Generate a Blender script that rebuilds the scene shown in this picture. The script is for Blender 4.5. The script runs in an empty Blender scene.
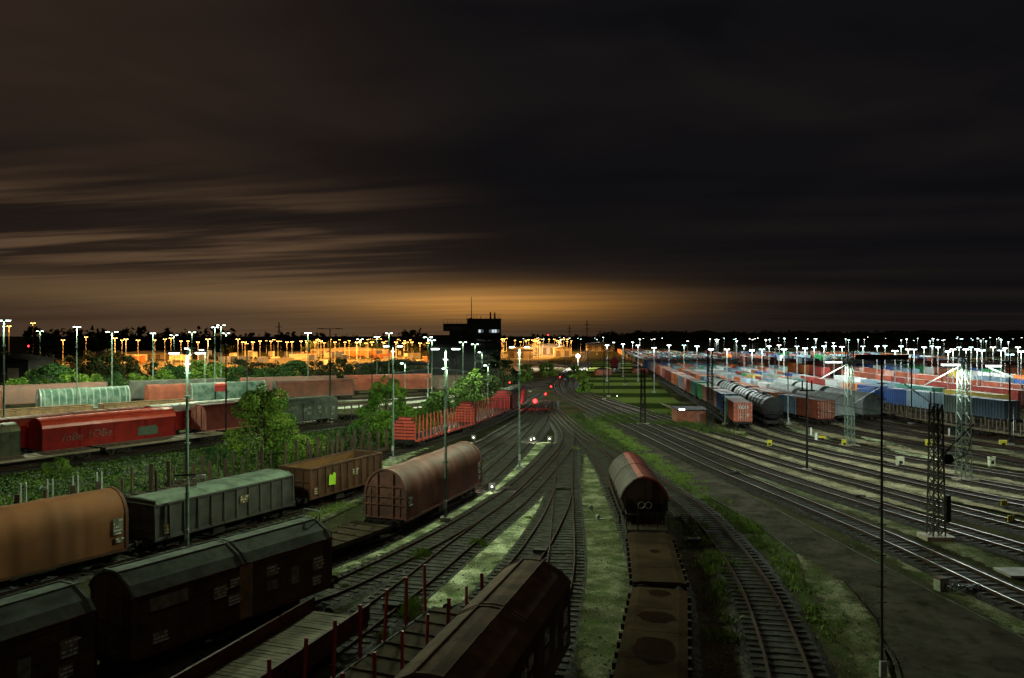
import bpy, math, random
from mathutils import Vector, Matrix
random.seed(7)
SC = bpy.context.scene
COL = SC.collection
PI = math.pi
# ------------------------------------------------------------------ camera
F, CX, HY, H = 768.0, 512.0, 335.0, 13.0        # focal (px), principal x, horizon row, camera height (m)
cam_d = bpy.data.cameras.new("camera"); cam = bpy.data.objects.new("camera", cam_d); COL.objects.link(cam)
cam.location = (0, 0, H); cam.rotation_euler = (PI/2, 0, 0)
cam_d.sensor_width = 36; cam_d.lens = 36*F/1024; cam_d.shift_y = -4/1024
cam_d.clip_start = .5; cam_d.clip_end = 20000
SC.camera = cam
SC.view_settings.view_transform = 'Standard'; SC.view_settings.look = 'None'
SC.view_settings.exposure = 0; SC.view_settings.gamma = 1
SC.cycles.use_denoising = True
SC.cycles.sample_clamp_indirect = 2.0
SC.cycles.sample_clamp_direct = 20.0
SC.cycles.max_bounces = 4; SC.cycles.diffuse_bounces = 2; SC.cycles.glossy_bounces = 2

SUN = True
# ------------------------------------------------------------------ node helper
class NB:
    def __init__(s, tree): s.t = tree; s.n = tree.nodes; s.l = tree.links
    def new(s, typ, **kw):
        nd = s.n.new(typ)
        for k, v in kw.items(): setattr(nd, k, v)
        return nd
    def put(s, sock, v):
        if v is None: return
        if hasattr(v, 'is_output'): s.l.new(v, sock)
        else:
            if isinstance(v, (tuple, list)) and len(v) == 3 and sock.type == 'RGBA': v = (*v, 1)
            sock.default_value = v
    def m(s, op, a, b=None, c=None, clamp=False):
        nd = s.new('ShaderNodeMath', operation=op, use_clamp=clamp)
        for i, v in enumerate((a, b, c)): s.put(nd.inputs[i], v) if v is not None else None
        return nd.outputs[0]
    def mix(s, f, a, b, typ='MIX'):
        nd = s.new('ShaderNodeMix', data_type='RGBA', blend_type=typ)
        s.put(nd.inputs[0], f); s.put(nd.inputs[6], a); s.put(nd.inputs[7], b)
        return nd.outputs[2]
    def noise(s, vec, scale, detail=4, rough=.55, dist=0):
        nd = s.new('ShaderNodeTexNoise'); s.put(nd.inputs['Vector'], vec)
        nd.inputs['Scale'].default_value = scale; nd.inputs['Detail'].default_value = detail
        nd.inputs['Roughness'].default_value = rough; nd.inputs['Distortion'].default_value = dist
        return nd.outputs['Fac']
    def ramp(s, f, lo, hi):     # smooth 0..1 between lo and hi
        nd = s.new('ShaderNodeMapRange', interpolation_type='SMOOTHSTEP'); s.put(nd.inputs[0], f)
        s.put(nd.inputs[1], lo); s.put(nd.inputs[2], hi)
        return nd.outputs[0]
    def vscale(s, v, sc):
        nd = s.new('ShaderNodeVectorMath', operation='MULTIPLY'); s.put(nd.inputs[0], v); nd.inputs[1].default_value = sc
        return nd.outputs[0]

# ------------------------------------------------------------------ world: city-lit night clouds
W = bpy.data.worlds.new("World"); SC.world = W; W.use_nodes = True
nb = NB(W.node_tree); nb.n.clear()
tc = nb.new('ShaderNodeTexCoord').outputs['Generated']
sx = nb.new('ShaderNodeSeparateXYZ'); nb.l.new(tc, sx.inputs[0]); X_, Y_, Z_ = sx.outputs
az = nb.m('ARCTAN2', X_, Y_)                    # radians, 0 = along the view, + right
el = nb.m('ARCSINE', Z_)
zc = nb.m('MAXIMUM', nb.m('ADD', Z_, .035), .02)
def comb(a, b, c=0.0):
    nd = nb.new('ShaderNodeCombineXYZ'); nb.put(nd.inputs[0], a); nb.put(nd.inputs[1], b); nb.put(nd.inputs[2], c); return nd.outputs[0]
px_ = nb.m('DIVIDE', X_, zc); py_ = nb.m('DIVIDE', Y_, zc)
# streaks drawn out by the wind, seen on the cloud layer's plane
u = nb.m('ADD', nb.m('MULTIPLY', px_, .97), nb.m('MULTIPLY', py_, -.22))
v = nb.m('ADD', nb.m('MULTIPLY', px_, .22), nb.m('MULTIPLY', py_, .97))
st1 = nb.noise(comb(nb.m('MULTIPLY', u, .30), nb.m('MULTIPLY', v, 1.6)), 1.0, 5, .55, .3)
st2 = nb.noise(comb(nb.m('MULTIPLY', u, .10), nb.m('MULTIPLY', v, .55), 4.0), 1.0, 3, .5, .4)
big = nb.noise(comb(nb.m('MULTIPLY', az, 2.4), nb.m('MULTIPLY', el, 7.0), 2.0), 1.0, 3, .5, .6)
def gauss(x, c, w):
    d = nb.m('DIVIDE', nb.m('SUBTRACT', x, c), w)
    return nb.m('POWER', 2.71828, nb.m('MULTIPLY', nb.m('MULTIPLY', d, d), -1.0))
left = nb.ramp(nb.m('ADD', az, nb.m('MULTIPLY', el, .35)), .12, -.36)                   # brown cloud over the town on the left, clear dark sky right
base = nb.mix(left, (.0036, .0037, .0048), (.0162, .0106, .0080))
cl = nb.ramp(nb.m('ADD', nb.m('MULTIPLY', st2, .6), nb.m('MULTIPLY', big, .5)), .42, .70)
base = nb.mix(nb.m('MULTIPLY', cl, .75), base, nb.mix(left, (.0115, .0090, .0086), (.031, .0192, .0135)))
stk = nb.m('MULTIPLY', nb.ramp(st1, .45, .66), nb.m('MULTIPLY', gauss(el, .118, .056), nb.ramp(az, .02, -.32)))
base = nb.mix(nb.m('MULTIPLY', stk, .78), base, (.118, .069, .037))
dk = nb.m('MULTIPLY', nb.ramp(st1, .52, .38), nb.m('MULTIPLY', gauss(el, .15, .06), nb.ramp(az, .1, -.3)))
base = nb.mix(nb.m('MULTIPLY', dk, .8), base, (.008, .0065, .006))
# town glow low over the horizon
lowband = nb.m('POWER', 2.71828, nb.m('MULTIPLY', nb.m('MAXIMUM', el, 0.0), -21.0))
wide = nb.m('ADD', nb.m('MULTIPLY', gauss(az, -.27, .37), .9), .045)
g1 = nb.m('MULTIPLY', nb.m('MULTIPLY', lowband, wide), nb.m('ADD', .65, nb.m('MULTIPLY', st2, .5)))
base = nb.mix(1.0, base, nb.mix(g1, (0, 0, 0), (.098, .056, .026)), 'ADD')
g2 = nb.m('MULTIPLY', nb.m('MULTIPLY', gauss(az, -.03, .165), gauss(el, .040, .021)), nb.m('ADD', .45, nb.m('MULTIPLY', st1, 1.1)))
base = nb.mix(1.0, base, nb.mix(g2, (0, 0, 0), (.37, .160, .026)), 'ADD')
g3 = nb.m('MULTIPLY', gauss(az, -.30, .36), gauss(el, .050, .017))
base = nb.mix(1.0, base, nb.mix(g3, (0, 0, 0), (.105, .062, .024)), 'ADD')
below = nb.ramp(el, -.01, -.05)
base = nb.mix(below, base, (.004, .004, .004))
bg = nb.new('ShaderNodeBackground'); nb.l.new(base, bg.inputs[0]); bg.inputs[1].default_value = 1.0
out = nb.new('ShaderNodeOutputWorld'); nb.l.new(bg.outputs[0], out.inputs[0])

# dim fill added behind the viewer to lift the dark foreground
sd_ = bpy.data.lights.new('foreground_fill', 'SUN'); sd_.energy = .14; sd_.angle = math.radians(25); sd_.color = (1, .88, .66)
so_ = bpy.data.objects.new('foreground_fill', sd_); COL.objects.link(so_); so_.rotation_euler = (math.radians(42), 0, math.radians(20))
# ------------------------------------------------------------------ materials
MATS = {}
def pmat(name, col, col2=None, scale=2.0, rough=.75, metal=0, bump=.0, bscale=12, dirt=.35, dirtcol=(.03, .025, .02), streak=False, spec=.1, coord='Object'):
    if name in MATS: return MATS[name]
    m = bpy.data.materials.new(name); m.use_nodes = True; b = NB(m.node_tree); b.n.clear()
    co = b.new('ShaderNodeTexCoord').outputs[coord]
    if coord == 'Object':
        geo = b.new('ShaderNodeNewGeometry').outputs['Position']; co = geo if not streak else co
    col2 = col2 or tuple(c*.7 for c in col)
    n1 = b.noise(co, scale, 4)
    c = b.mix(b.ramp(n1, .35, .65), col, col2)
    if dirt:
        vec = b.vscale(co, (1, 1, .18)) if streak else co
        n2 = b.noise(vec, scale*2.3, 5, .62)
        c = b.mix(b.m('MULTIPLY', b.ramp(n2, .45, .75), dirt), c, dirtcol)
    bs = b.new('ShaderNodeBsdfPrincipled'); b.put(bs.inputs['Base Color'], c)
    b.put(bs.inputs['Roughness'], b.m('ADD', rough-.1, b.m('MULTIPLY', n1, .2)))
    bs.inputs['Metallic'].default_value = metal
    bs.inputs['Specular IOR Level'].default_value = spec
    if bump:
        bp = b.new('ShaderNodeBump'); bp.inputs['Strength'].default_value = bump; bp.inputs['Distance'].default_value = .05
        b.l.new(b.noise(co, bscale, 5, .65), bp.inputs['Height']); b.l.new(bp.outputs[0], bs.inputs['Normal'])
    o = b.new('ShaderNodeOutputMaterial'); b.l.new(bs.outputs[0], o.inputs[0])
    MATS[name] = m; return m

def emat(name, col, strength):
    if name in MATS: return MATS[name]
    m = bpy.data.materials.new(name); m.use_nodes = True; b = NB(m.node_tree); b.n.clear()
    e = b.new('ShaderNodeEmission'); b.put(e.inputs[0], (*col, 1)); e.inputs[1].default_value = strength
    o = b.new('ShaderNodeOutputMaterial'); b.l.new(e.outputs[0], o.inputs[0])
    try: m.cycles.emission_sampling = 'NONE'
    except Exception: pass
    MATS[name] = m; return m

def gravel_colour(b, pos):
    n1 = b.noise(pos, .12, 4); n2 = b.noise(pos, 1.1, 5, .6); n3 = b.noise(pos, 14, 3, .7)
    c = b.mix(b.ramp(n1, .4, .62), (.030, .027, .018), (.070, .062, .040))
    c = b.mix(b.m('MULTIPLY', b.ramp(n2, .46, .64), .7), c, (.040, .062, .018))
    n4 = b.noise(pos, 4.5, 4, .7)
    c = b.mix(b.ramp(n3, .36, .66), b.mix(1.0, c, (.42, .42, .42), 'MULTIPLY'), b.mix(1.0, c, (1.6, 1.58, 1.5), 'MULTIPLY'))
    c = b.mix(b.m('MULTIPLY', b.ramp(n4, .50, .66), .6), c, (.028, .036, .012))
    return c, n3, n2
def ground_mat():
    m = bpy.data.materials.new('yard_gravel'); m.use_nodes = True; b = NB(m.node_tree); b.n.clear()
    pos = b.new('ShaderNodeNewGeometry').outputs['Position']
    c, n3, n2 = gravel_colour(b, pos)
    bs = b.new('ShaderNodeBsdfPrincipled'); b.put(bs.inputs['Base Color'], c); bs.inputs['Roughness'].default_value = .95
    bs.inputs['Specular IOR Level'].default_value = 0
    bp = b.new('ShaderNodeBump'); bp.inputs['Strength'].default_value = .7; bp.inputs['Distance'].default_value = .06
    b.l.new(n3, bp.inputs['Height']); b.l.new(bp.outputs[0], bs.inputs['Normal'])
    o = b.new('ShaderNodeOutputMaterial'); b.l.new(bs.outputs[0], o.inputs[0]); return m
def strip_mat(name, c1, c2, green=.35, gcol=(.045, .075, .018), edge=.35, nsc=1.0, patch=.0):
    """a worn strip of other ground that frays out into the yard gravel at both sides (UV v across)."""
    m = bpy.data.materials.new(name); m.use_nodes = True; b = NB(m.node_tree); b.n.clear()
    pos = b.new('ShaderNodeNewGeometry').outputs['Position']
    g, n3, n2 = gravel_colour(b, pos)
    uv = b.new('ShaderNodeUVMap').outputs[0]; s = b.new('ShaderNodeSeparateXYZ'); b.l.new(uv, s.inputs[0])
    vv = b.m('ABSOLUTE', b.m('SUBTRACT', b.m('MULTIPLY', s.outputs[1], 2.0), 1.0))
    nn = b.noise(pos, 1.3*nsc, 5, .65); nm = b.noise(pos, .45*nsc, 3, .6); nf = b.noise(pos, 9, 3, .7)
    mask = b.ramp(b.m('ADD', vv, b.m('MULTIPLY', b.m('SUBTRACT', nn, .5), 2.6)), .95, .92-edge)
    c = b.mix(b.ramp(nm, .38, .62), c1, c2)
    c = b.mix(b.ramp(nf, .34, .66), b.mix(1.0, c, (.5, .5, .48), 'MULTIPLY'), b.mix(1.0, c, (1.4, 1.4, 1.4), 'MULTIPLY'))
    c = b.mix(b.m('MULTIPLY', b.ramp(b.noise(pos, .8*nsc, 4, .7), .48, .66), green), c, gcol)
    hole = b.ramp(b.noise(pos, .55*nsc, 4, .7), .44, .60)
    mask = b.m('MULTIPLY', mask, b.m('SUBTRACT', 1.0, b.m('MULTIPLY', hole, patch)))
    c = b.mix(mask, g, c)
    bs = b.new('ShaderNodeBsdfPrincipled'); b.put(bs.inputs['Base Color'], c); bs.inputs['Roughness'].default_value = .95
    bs.inputs['Specular IOR Level'].default_value = 0
    bp = b.new('ShaderNodeBump'); bp.inputs['Strength'].default_value = .5; bp.inputs['Distance'].default_value = .05
    b.l.new(nf, bp.inputs['Height']); b.l.new(bp.outputs[0], bs.inputs['Normal'])
    o = b.new('ShaderNodeOutputMaterial'); b.l.new(bs.outputs[0], o.inputs[0]); return m

M_ground = ground_mat()
M_ballast = pmat('ballast', (.062, .056, .046), (.016, .014, .012), 3.2, .95, bump=1.0, bscale=11, dirt=.6, dirtcol=(.022, .025, .012))
M_ballastd = pmat('ballast_dark', (.034, .028, .020), (.012, .010, .008), 3.2, .95, bump=1.0, bscale=11, dirt=.4, dirtcol=(.014, .012, .008))
M_sleeper = pmat('sleeper_concrete', (.048, .046, .036), (.026, .024, .019), 1.5, .9, bump=.2, dirt=.5)
M_rust = pmat('rail_rust', (.034, .015, .010), (.020, .011, .008), 3, .9, 0)
M_railtop = pmat('rail_top', (.50, .46, .38), (.40, .36, .30), 2, .34, .9, dirt=.15, spec=.5)
M_railtop_dull = pmat('rail_top_dull', (.060, .026, .016), (.036, .018, .013), 2, .85, 0, dirt=.3)
M_asphalt = pmat('asphalt', (.080, .070, .056), (.046, .040, .032), .45, 1.0, bump=.6, bscale=7, dirt=.75, dirtcol=(.016, .016, .010), spec=0)
M_conc = pmat('concrete', (.30, .29, .25), (.22, .21, .18), .8, .9, bump=.1)
M_steel_green = pmat('mast_steel', (.14, .19, .155), (.09, .13, .10), 2, .6, .3, dirt=.3)
M_dark = pmat('dark_steel', (.022, .020, .018), (.012, .012, .011), 3, .8, .2)
M_galv = pmat('galvanised', (.36, .38, .36), (.25, .27, .25), 3, .5, .4, dirt=.2)
M_wheel = pmat('wheel_steel', (.045, .035, .028), (.02, .018, .016), 4, .7, .4)
M_under = pmat('underframe', (.030, .024, .020), (.016, .014, .013), 2, .85)
M_leaf = pmat('foliage', (.050, .105, .014), (.150, .220, .032), .75, .7, dirt=.5, dirtcol=(.016, .030, .006))
M_leaf2 = pmat('foliage_bright', (.110, .195, .026), (.042, .090, .012), .7, .7, dirt=.4, dirtcol=(.018, .036, .006))
M_leafd = pmat('foliage_dark', (.018, .028, .010), (.030, .042, .014), .4, .85, dirt=.3)
M_mid = pmat('foliage_mid', (.030, .062, .012), (.060, .095, .020), .7, .75, dirt=.4, dirtcol=(.014, .026, .006))
M_bark = pmat('bark', (.06, .045, .03), (.035, .028, .02), 3, .9)
M_mid2 = pmat('weed_dull', (.042, .078, .014), (.070, .095, .024), 1.2, .8, dirt=.4, dirtcol=(.02, .03, .01))
M_weed = pmat('weed_blades', (.120, .200, .028), (.130, .180, .036), 1.2, .7, dirt=.25, dirtcol=(.05, .05, .02))
M_white_e = emat('lamp_white', (.80, 1.0, .93), 30)
M_white_tube = emat('lamp_tube', (.88, 1.0, .92), 16)
M_far_e = emat('lamp_far_white', (.72, .95, 1.0), 22)
M_orange_e = emat('lamp_sodium', (1.0, .50, .12), 22)
M_red_e = emat('signal_red', (1.0, .016, .016), 14)
M_sig_e = emat('signal_white', (.95, 1.0, .85), 7)

# ------------------------------------------------------------------ mesh builder
class MB:
    def __init__(s): s.v = []; s.f = []; s.mi = []; s.uv = None
    def add(s, vs, fs, mi=0):
        o = len(s.v); s.v.extend([tuple(p) for p in vs]); s.f.extend([tuple(i+o for i in f) for f in fs]); s.mi.extend([mi]*len(fs)); return s
    def box(s, c, d, mi=0, rot=None):
        x, y, z = d[0]/2, d[1]/2, d[2]/2
        vs = [Vector((a*x, b*y, e*z)) for a in (-1, 1) for b in (-1, 1) for e in (-1, 1)]
        if rot is not None: vs = [rot @ p for p in vs]
        vs = [p+Vector(c) for p in vs]
        return s.add(vs, [(0, 1, 3, 2), (4, 6, 7, 5), (0, 4, 5, 1), (2, 3, 7, 6), (0, 2, 6, 4), (1, 5, 7, 3)], mi)
    def tube(s, a, b, r, n=6, mi=0, r2=None):
        a = Vector(a); b = Vector(b); d = (b-a)
        if d.length < 1e-6: return s
        q = d.to_track_quat('Z', 'Y'); r2 = r if r2 is None else r2
        vs = [a+q @ Vector((math.cos(2*PI*i/n)*r, math.sin(2*PI*i/n)*r, 0)) for i in range(n)]
        vs += [b+q @ Vector((math.cos(2*PI*i/n)*r2, math.sin(2*PI*i/n)*r2, 0)) for i in range(n)]
        return s.add(vs, [(i, (i+1) % n, n+(i+1) % n, n+i) for i in range(n)]+[tuple(range(n-1, -1, -1)), tuple(range(n, 2*n))], mi)
    def path(s, pts, r, n=5, mi=0):
        for a, b in zip(pts, pts[1:]): s.tube(a, b, r, n, mi)
        return s
    def bar(s, a, b, w, h=None, mi=0):
        """rectangular bar between two points"""
        a = Vector(a); b = Vector(b); d = b-a; h = h or w
        q = d.to_track_quat('Y', 'Z').to_matrix()
        return s.box((a+b)/2, (w, d.length, h), mi, q)
    def prism(s, prof, y0, y1, mi=0, capmi=None, close=True):
        """profile [(x,z)...] counter-clockwise swept along y"""
        n = len(prof); vs = [(x, y0, z) for x, z in prof]+[(x, y1, z) for x, z in prof]
        rng = range(n) if close else range(n-1)
        s.add(vs, [(i, (i+1) % n, n+(i+1) % n, n+i) for i in rng], mi)
        if close: s.add(vs, [tuple(range(n-1, -1, -1)), tuple(range(n, 2*n))], mi if capmi is None else capmi)
        return s
    def mesh(s, name, mats, smooth=False):
        me = bpy.data.meshes.new(name); me.from_pydata(s.v, [], s.f)
        for m in (mats if isinstance(mats, (list, tuple)) else [mats]): me.materials.append(m)
        if any(s.mi): me.polygons.foreach_set('material_index', s.mi)
        if s.uv:
            ul = me.uv_layers.new(name='UVMap'); k = 0
            flat = []
            for f in s.f:
                for i in f: flat.extend(s.uv[i])
            ul.data.foreach_set('uv', flat)
        if smooth: me.polygons.foreach_set('use_smooth', [True]*len(me.polygons))
        me.update(); return me
    def build(s, name, mats, parent=None, loc=(0, 0, 0), rz=0, smooth=False):
        return obj(name, s.mesh(name, mats, smooth), parent, loc, rz)
def obj(name, me, parent=None, loc=(0, 0, 0), rz=0):
    o = bpy.data.objects.new(name, me); COL.objects.link(o); o.location = loc; o.rotation_euler = (0, 0, rz)
    if parent is not None: o.parent = parent
    return o
def tag(o, label=None, cat=None, group=None, kind=None):
    if label: o['label'] = label
    if cat: o['category'] = cat
    if group: o['group'] = group
    if kind: o['kind'] = kind
    return o
def thing(name, loc, rz, label, cat, group=None): return tag(obj(name, None, None, loc, rz), label, cat, group)
def copy_tree(o, parent=None):
    c = o.copy(); COL.objects.link(c); c.parent = parent
    for ch in list(o.children): copy_tree(ch, c)
    return c

def P(px, py, z=0.0):
    d = (H-z)*F/(py-HY); return Vector(((px-CX)*d/F, d, z))
def PX(px, d): return (px-CX)*d/F

# ------------------------------------------------------------------ curves on the ground
def catmull(pts, step=1.5):
    pts = [Vector((p[0], p[1])) for p in pts]
    P_ = [pts[0]*2-pts[1]]+pts+[pts[-1]*2-pts[-2]]; out = []
    for i in range(1, len(P_)-2):
        a, b, c, d = P_[i-1:i+3]; n = max(1, int((c-b).length/step))
        for k in range(n):
            t = k/n
            out.append(.5*((2*b)+(c-a)*t+(2*a-5*b+4*c-d)*t*t+(-a+3*b-3*c+d)*t**3))
    out.append(pts[-1]); return out
class Curve:
    def __init__(s, pts, step=1.5):
        pts = sorted(pts, key=lambda p: p[1]); s.p = catmull(pts, step)
        s.s = [0]
        for a, b in zip(s.p, s.p[1:]): s.s.append(s.s[-1]+(b-a).length)
        s.L = s.s[-1]
    def at(s, q):
        q = max(0, min(s.L, q)); import bisect
        i = min(len(s.p)-2, max(0, bisect.bisect_right(s.s, q)-1))
        t = (q-s.s[i])/max(1e-6, s.s[i+1]-s.s[i]); return s.p[i].lerp(s.p[i+1], t)
    def s_at_y(s, y):
        for i in range(len(s.p)-1):
            if s.p[i].y <= y <= s.p[i+1].y:
                return s.s[i]+(y-s.p[i].y)/max(1e-6, s.p[i+1].y-s.p[i].y)*(s.s[i+1]-s.s[i])
        return 0 if y < s.p[0].y else s.L
    def normals(s):
        out = []
        for i in range(len(s.p)):
            a = s.p[max(0, i-1)]; b = s.p[min(len(s.p)-1, i+1)]; t = (b-a).normalized(); out.append(Vector((t.y, -t.x)))
        return out
    def offset(s, o): return [p+n*o for p, n in zip(s.p, s.normals())]
    def place(s, s0, L):
        """mid point and heading of a vehicle whose near end is at arc length s0"""
        a = s.at(s0); b = s.at(s0+L); m = (a+b)/2; t = b-a
        return (m.x, m.y), math.atan2(-t.x, t.y)

def sweep(curve_pts, normals, prof, z0=0.0):
    """prof: [(lateral, z, mat)...] open polyline swept along the curve"""
    mb = MB(); n = len(prof); vs = []
    for p, nn in zip(curve_pts, normals):
        for (o, z) in prof: vs.append((p.x+nn.x*o, p.y+nn.y*o, z+z0))
    fs = []
    for i in range(len(curve_pts)-1):
        for k in range(n-1):
            a = i*n+k; fs.append((a, a+1, a+n+1, a+n))
    mb.add(vs, fs); return mb

RAILPROF = [(-.065, .17), (-.035, .20), (-.035, .285), (-.036, .32), (.036, .32), (.035, .285), (.035, .20), (.065, .17)]
sleeper_me = MB().add([(-1.3, -.13, .06), (1.3, -.13, .06), (1.3, .13, .06), (-1.3, .13, .06), (-1.3, -.09, .185), (1.3, -.09, .185), (1.3, .09, .185), (-1.3, .09, .185)],
    [(4, 5, 6, 7), (0, 1, 5, 4), (1, 2, 6, 5), (2, 3, 7, 6), (3, 0, 4, 7)]).mesh('sleeper', M_sleeper)
TRACKS = {}; NT = [0]
def track(key, pts, label, near_parts=True, ballast=True, shiny=False, part_d=70, sl_far=150, step=1.5):
    c = Curve(pts, step); TRACKS[key] = c; i = NT[0]; NT[0] += 1
    root = thing('railway_track', (0, 0, 0), 0, label, None); root['kind'] = 'structure'
    nn = c.normals(); dz = .004*(i % 9)
    if ballast:
        mb = sweep(c.p, nn, [(-1.75, .0), (-1.45, .125), (-.5, .15), (.5, .15), (1.45, .125), (1.75, .0)], dz)
        mb.build('ballast', M_ballast if not shiny else M_ballastd, root)
    top = M_railtop if shiny else M_railtop_dull
    for sgn in (-1, 1):
        prof = [(o+sgn*.7525, z) for o, z in RAILPROF]
        mb = sweep(c.p, nn, prof, dz*.3); mb.mi = [1 if (k % 7) == 3 else 0 for k in range(len(mb.f))]
        mb.build('rail', [M_rust, top], root)
    q = .3; cnt = 0; far = MB()
    while q < c.L:
        p = c.at(q); t = c.at(q+.5)-c.at(q-.5); a = math.atan2(-t.x, t.y)+random.uniform(-.012, .012)
        vis = 18 < p.y and abs(p.x) < .70*p.y+2
        if vis:
            if near_parts and p.y < part_d and cnt < 290:
                o = obj('sleeper', sleeper_me, root, (p.x, p.y, dz+random.uniform(-.012, .012)), a); cnt += 1
            elif p.y < sl_far:
                R = Matrix.Rotation(a, 3, 'Z'); far.add([R @ Vector(v)+Vector((p.x, p.y, dz)) for v in
                    [(-1.3, -.1, .182), (1.3, -.1, .182), (1.3, .1, .182), (-1.3, .1, .182), (-1.3, -.13, .1), (1.3, -.13, .1)]], [(0, 1, 2, 3), (4, 5, 1, 0)])
        q += .62
    if far.f: tag(far.build('sleepers', M_sleeper, root), kind='stuff')
    return c

# ------------------------------------------------------------------ ground, roads, strips
g = MB(); n = 60
S = 6500
g.add([(-S, -200, 0), (S, -200, 0), (S, 7000, 0), (-S, 7000, 0)], [(0, 1, 2, 3)])
tag(g.build('ground', M_ground), 'dark gravel ground of the whole freight yard', kind='structure')
ZL = [0.0]
def strip(name, pts, widths, mat, label, z=None, step=2.0, kind='structure'):
    if name == 'path': widths = [widths[0]*.25 if pts[0][1] > 20 else widths[0]]+list(widths[1:-1])+[widths[-1]*.25]; widths = [w_*1.25 for w_ in widths]
    c = catmull(pts, step); L = len(c); ZL[0] += .0012; z = (.118+ZL[0] if name == 'path' else .004+ZL[0]) if z is None else z
    cum = [0]
    for a, b in zip(c, c[1:]): cum.append(cum[-1]+(b-a).length)
    # width interpolated along the length
    ks = []; acc = 0; pv = [Vector((p[0], p[1])) for p in pts]; seg = [0]
    for a, b in zip(pv, pv[1:]): seg.append(seg[-1]+(b-a).length)
    mb = MB(); uv = []
    for i, p in enumerate(c):
        a = c[max(0, i-1)]; b = c[min(L-1, i+1)]; t = (b-a).normalized(); nrm = Vector((t.y, -t.x))
        q = cum[i]/cum[-1]*seg[-1]; k = 0
        while k < len(seg)-2 and q > seg[k+1]: k += 1
        f = (q-seg[k])/(seg[k+1]-seg[k]); w = widths[k]*(1-f)+widths[k+1]*f
        mb.v += [(p.x-nrm.x*w/2, p.y-nrm.y*w/2, z), (p.x+nrm.x*w/2, p.y+nrm.y*w/2, z)]
        uv += [(cum[i], 0), (cum[i], 1)]
    mb.f = [(2*i, 2*i+1, 2*i+3, 2*i+2) for i in range(L-1)]; mb.mi = [0]*(L-1); mb.uv = uv
    return tag(mb.build(name, mat), label, kind=kind)
def PP(*pp): return [tuple(P(x, y))[:2] for x, y in pp]

M_pale = strip_mat('pale_sandy_path', (.16, .18, .10), (.50, .54, .34), .8, (.06, .12, .03), patch=.65)
M_pale2 = strip_mat('pale_worn_path', (.085, .090, .045), (.20, .20, .125), .8, (.05, .09, .022), patch=.55)
M_tan = strip_mat('tan_gravel', (.30, .265, .165), (.17, .15, .095), .45, (.05, .06, .02), .5, .8)
M_soil = strip_mat('brown_soil', (.075, .055, .032), (.050, .040, .026), .4, (.04, .05, .02))
M_grassy = strip_mat('grassy_verge', (.055, .070, .028), (.085, .090, .045), .7, (.035, .07, .016), .5)
M_lot = strip_mat('pale_loading_lot', (.34, .33, .29), (.42, .40, .36), .1, (.1, .1, .06), .25)
M_lotw = strip_mat('wide_paved_lot', (.26, .24, .20), (.16, .15, .13), .2, (.08, .09, .04), .1, .15)
strip('path', PP((597, 700), (603, 610), (602, 560), (597, 520), (592, 482), (587, 448)), [3.0, 3.2, 3.0, 2.4, 1.7, 1.2], M_pale2, 'pale grassy walkway between the middle sidings')
strip('path', PP((430, 612), (447, 597), (482, 560), (505, 540), (530, 508), (546, 478)), [2.4, 2.6, 2.6, 2.6, 2.2, 1.0], M_pale, 'pale gravel walkway left of the near turnout')
strip('path', PP((300, 590), (335, 568), (392, 546), (442, 524), (486, 494), (530, 456), (546, 443)), [1.6, 1.9, 1.9, 2.4, 3.2, 4.4, 3.6], M_pale, 'pale sandy strip beside the arched tarpaulin wagon')
strip('path', PP((200, 575), (262, 540), (310, 519), (350, 500), (390, 478)), [2.2, 2.4, 2.4, 2.2, 2.0], M_pale2, 'pale ground strip in front of the open brown wagon')
strip('path', PP((385, 470), (400, 455), (430, 442), (470, 424), (505, 409)), [3.2, 3.4, 3.0, 2.8, 2.4], M_pale, 'pale strip alongside the red stake wagons')
strip('path', PP((885, 700), (848, 620), (822, 580), (798, 556)), [2.2, 1.9, 1.5, .8], M_pale2, 'pale gravel shoulder beside the asphalt service road')
strip('soil_strip', PP((716, 690), (707, 620), (700, 585), (692, 550)), [2.8, 2.6, 2.2, 1.6], M_soil, 'brown bare soil strip beside the flat wagons')
strip('grass_verge', PP((905, 700), (842, 640), (800, 578), (768, 545), (725, 512), (690, 484), (650, 458), (615, 435), (585, 415)), [1.6, 2.0, 2.2, 2.4, 2.4, 2.6, 2.6, 2.6, 2.4], M_grassy, 'grassy verge along the left edge of the service road')
strip('verge', PP((1100, 665), (1010, 618), (930, 573), (850, 530), (768, 493), (700, 460), (640, 430)), [2.2]*7, M_pale2, 'worn verge between service road and main line')
strip('walkway', PP((1120, 620), (1024, 574), (930, 537), (850, 508), (768, 481), (700, 458), (650, 436)), [2.2, 2.2, 2.2, 2.2, 1.8, 1.2, .6], M_pale2, 'worn walkway between the two main line tracks')
strip('path', PP((905, 480), (860, 462), (820, 441), (790, 424), (770, 410)), [2.2, 2.6, 2.6, 2.0, 1.2], M_pale, 'pale strip right of the black tank wagon tracks')
strip('path', PP((1024, 496), (960, 474), (905, 452), (860, 434), (840, 424)), [2.0, 2.4, 2.4, 2.0, 1.6], M_pale, 'pale strip under the tall lattice masts')
strip('path', PP((1080, 470), (1000, 452), (930, 430), (880, 420)), [2.4, 2.4, 2.4, 1.6], M_pale, 'pale strip in front of the empty stake wagons')

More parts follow.
